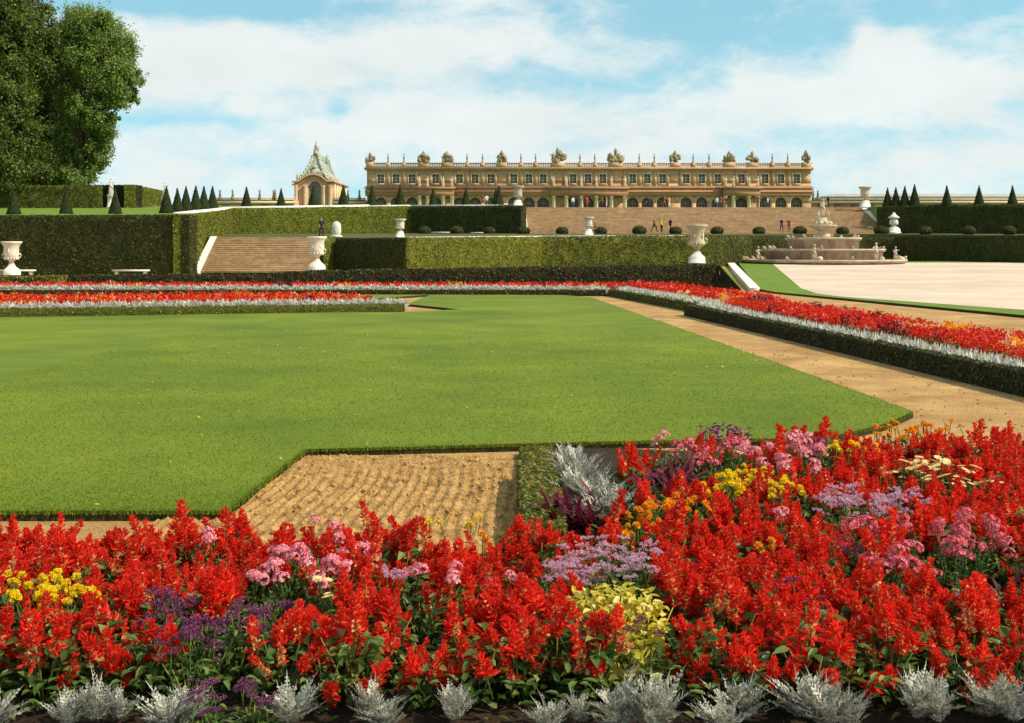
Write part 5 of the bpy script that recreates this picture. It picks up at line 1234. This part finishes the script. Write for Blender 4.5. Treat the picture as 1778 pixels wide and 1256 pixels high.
# island bed on the lawn
flower_mass('bedding_flowers', [(-22, 40.9), (-12.2, 43.6), (-5.4, 45.6), (-5.0, 46.6), (-8.2, 50), (-22, 47.5)], 30, .66, .18, 'scarlet and orange bedding flowers massed in the island bed on the lawn', (.14, 0))
for k in range(48):
    f = k / 47; x = -21.8 + f * (17.6); yy = 40.15 + (x + 21.8) * .2835 + .1
    far_miller(x, yy + .12 + random.uniform(-.1, .1), k, random.uniform(1.5, 2.0), 'silver dusty miller along the front of the island bed', 'dusty millers of the island bed')
# farthest strip
flower_mass('bedding_flowers', [(-27, 62.2), (5.2, 62.2), (6.2, 65.5), (-27, 65.5)], 22, .6, .2, 'scarlet bedding flowers in the farthest strip before the low dark hedge')
for k in range(60):
    x = -26.5 + 31 * k / 59
    far_miller(x, 61.75 + random.uniform(-.1, .1), k, random.uniform(1.4, 1.9), 'silver dusty miller along the farthest flower strip', 'dusty millers of the farthest strip')
tag(MB().prism([(-24, 40), (-4.2, 45.2), (-4.4, 46.7), (-7.8, 50.4), (-24, 48)], .0, LZ + .03).build('island_soil', 'dark_soil'), kind='structure')
mb = MB(); mb.prism([(NEARX(43.5) + .2, 43.5), (NEARX(14) + .2, 14), (NEARX(14) + 2.9, 14), (NEARX(43.5) + 2.9, 43.5)], .0, .05); mb.prism([(fxl(60.8) + .15, 60.9), (fxl(44) + .15, 43.9), (fxl(44) + 2.9, 43.9), (fxl(61) + 3.3, 62), (fxl(61) + 1.5, 66), (-27, 66), (-27, 61)], .0, .054)
tag(mb.build('border_soil', 'dark_soil'), kind='structure')

# ------------------------------------------------------------------ world, sun, camera
SUN_EL, SUN_AZ = math.radians(44), math.radians(110)      # azimuth clockwise from +Y: sun to the side, a little behind the camera
wd = bpy.data.worlds.new('World'); SC.world = wd; wd.use_nodes = True
t = wd.node_tree; t.nodes.clear()
out = t.nodes.new('ShaderNodeOutputWorld'); bg = t.nodes.new('ShaderNodeBackground'); t.links.new(bg.outputs[0], out.inputs[0])
sky = t.nodes.new('ShaderNodeTexSky'); sky.sky_type = 'NISHITA'; sky.sun_disc = False; sky.sun_elevation = SUN_EL; sky.sun_rotation = SUN_AZ
sky.air_density = 1.0; sky.dust_density = .6; sky.ozone_density = 2.0
tc = t.nodes.new('ShaderNodeTexCoord'); sep = t.nodes.new('ShaderNodeSeparateXYZ'); t.links.new(tc.outputs['Generated'], sep.inputs[0])
def math_(op, a, b=None, c=None, clamp=False):
    m = t.nodes.new('ShaderNodeMath'); m.operation = op; m.use_clamp = clamp
    for i, v in enumerate((a, b, c)):
        if v is None: continue
        if isinstance(v, (int, float)): m.inputs[i].default_value = v
        else: t.links.new(v, m.inputs[i])
    return m.outputs[0]
zb_ = math_('MULTIPLY_ADD', sep.outputs[2], .7, .20)      # sample the sky model a little higher: its blue reaches low down on a clear summer day
cmb = t.nodes.new('ShaderNodeCombineXYZ'); t.links.new(sep.outputs[0], cmb.inputs[0]); t.links.new(sep.outputs[1], cmb.inputs[1]); t.links.new(zb_, cmb.inputs[2])
t.links.new(cmb.outputs[0], sky.inputs[0])
u = math_('ARCTAN2', sep.outputs[0], sep.outputs[1]); v = math_('ARCSINE', sep.outputs[2])
uv = t.nodes.new('ShaderNodeCombineXYZ'); t.links.new(u, uv.inputs[0]); t.links.new(math_('MULTIPLY', v, 2.0), uv.inputs[1])
def cnoise(scale, off, detail, rough, dist=0):
    mp = t.nodes.new('ShaderNodeMapping'); mp.inputs['Location'].default_value = off; t.links.new(uv.outputs[0], mp.inputs[0])
    n = t.nodes.new('ShaderNodeTexNoise'); n.inputs['Scale'].default_value = scale; n.inputs['Detail'].default_value = detail; n.inputs['Roughness'].default_value = rough; n.inputs['Distortion'].default_value = dist
    t.links.new(mp.outputs[0], n.inputs['Vector']); return n.outputs['Fac']
def blob(uc, vc, su, sv, amp):
    a = math_('POWER', math_('DIVIDE', math_('SUBTRACT', u, uc), su), 2.0); b = math_('POWER', math_('DIVIDE', math_('SUBTRACT', v, vc), sv), 2.0)
    return math_('MULTIPLY', math_('EXPONENT', math_('MULTIPLY', math_('ADD', a, b), -1.0)), amp)
A_ = lambda px: math.atan((px - CX) / FPX); E_ = lambda py: math.atan((HZ - py) / FPX)
cov = math_('ADD', math_('MULTIPLY', cnoise(5.5, (.3, .2, 0), 7, .58, .3), .8), math_('MULTIPLY', cnoise(20, (2.1, 1.3, 0), 7, .66, .3), .55))
for bl in ((A_(420), E_(120), .13, .026, .26), (A_(780), E_(75), .12, .012, .20), (A_(640), E_(225), .13, .016, .14), (A_(880), E_(215), .10, .014, .10), (A_(1640), E_(160), .09, .018, .26), (A_(1505), E_(90), .010, .022, .26), (A_(1570), E_(95), .020, .012, .26), (A_(1300), E_(185), .12, .014, .16), (A_(1000), E_(300), .6, .024, .10),
           (A_(330), E_(15), .16, .014, -.30), (A_(1220), E_(50), .18, .024, -.18), (A_(950), E_(145), .10, .010, -.12), (A_(300), E_(215), .10, .007, -.14), (A_(1700), E_(40), .07, .014, -.18), (A_(1560), E_(245), .12, .010, -.12), (A_(590), E_(190), .012, .01, -.16), (0.0, .9, 9.0, .6, -.08)):
    cov = math_('ADD', cov, blob(*bl))
mr = t.nodes.new('ShaderNodeMapRange'); mr.interpolation_type = 'SMOOTHSTEP'; mr.inputs['From Min'].default_value = .46; mr.inputs['From Max'].default_value = .82
t.links.new(cov, mr.inputs['Value'])
shade = t.nodes.new('ShaderNodeMapRange'); t.links.new(cnoise(9, (5, 3, 1), 5, .6), shade.inputs['Value'])
shade.inputs['From Min'].default_value = .3; shade.inputs['From Max'].default_value = .7; shade.inputs['To Min'].default_value = .9; shade.inputs['To Max'].default_value = 1.0
CLOUD = (6.15, 6.45, 6.3)
TINT = (1.42, 1.74, 1.30)
cl = t.nodes.new('ShaderNodeVectorMath'); cl.operation = 'SCALE'; cl.inputs[0].default_value = CLOUD; t.links.new(shade.outputs[0], cl.inputs['Scale'])
tint = t.nodes.new('ShaderNodeVectorMath'); tint.operation = 'MULTIPLY'; t.links.new(sky.outputs[0], tint.inputs[0]); tint.inputs[1].default_value = TINT
mx = t.nodes.new('ShaderNodeMix'); mx.data_type = 'RGBA'; t.links.new(math_('MULTIPLY', mr.outputs[0], .92), mx.inputs[0]); t.links.new(tint.outputs[0], mx.inputs[6]); t.links.new(cl.outputs[0], mx.inputs[7])
t.links.new(mx.outputs[2], bg.inputs[0]); bg.inputs[1].default_value = .15

sd = Vector((math.sin(SUN_AZ) * math.cos(SUN_EL), math.cos(SUN_AZ) * math.cos(SUN_EL), math.sin(SUN_EL)))
L = bpy.data.lights.new('sun', 'SUN'); L.energy = 5.0; L.angle = math.radians(.5); L.color = (1, .895, .72)
lo = bpy.data.objects.new('sun', L); COL.objects.link(lo); lo.rotation_euler = sd.to_track_quat('Z', 'Y').to_euler(); lo.location = (40, -20, 60)

cam = bpy.data.cameras.new('camera'); co = bpy.data.objects.new('camera', cam); COL.objects.link(co); SC.camera = co
co.location = (0, 0, CAM); co.rotation_euler = (PI / 2, 0, 0)
cam.sensor_width = 36; cam.lens = FPX / 1778 * 36; cam.shift_y = (HZ - 628) / 1778; cam.clip_start = .1; cam.clip_end = 6000
SC.view_settings.view_transform = 'Standard'; SC.view_settings.look = 'None'; SC.view_settings.exposure = 0
SC.render.engine = 'CYCLES'; SC.cycles.max_bounces = 6; SC.cycles.transparent_max_bounces = 4
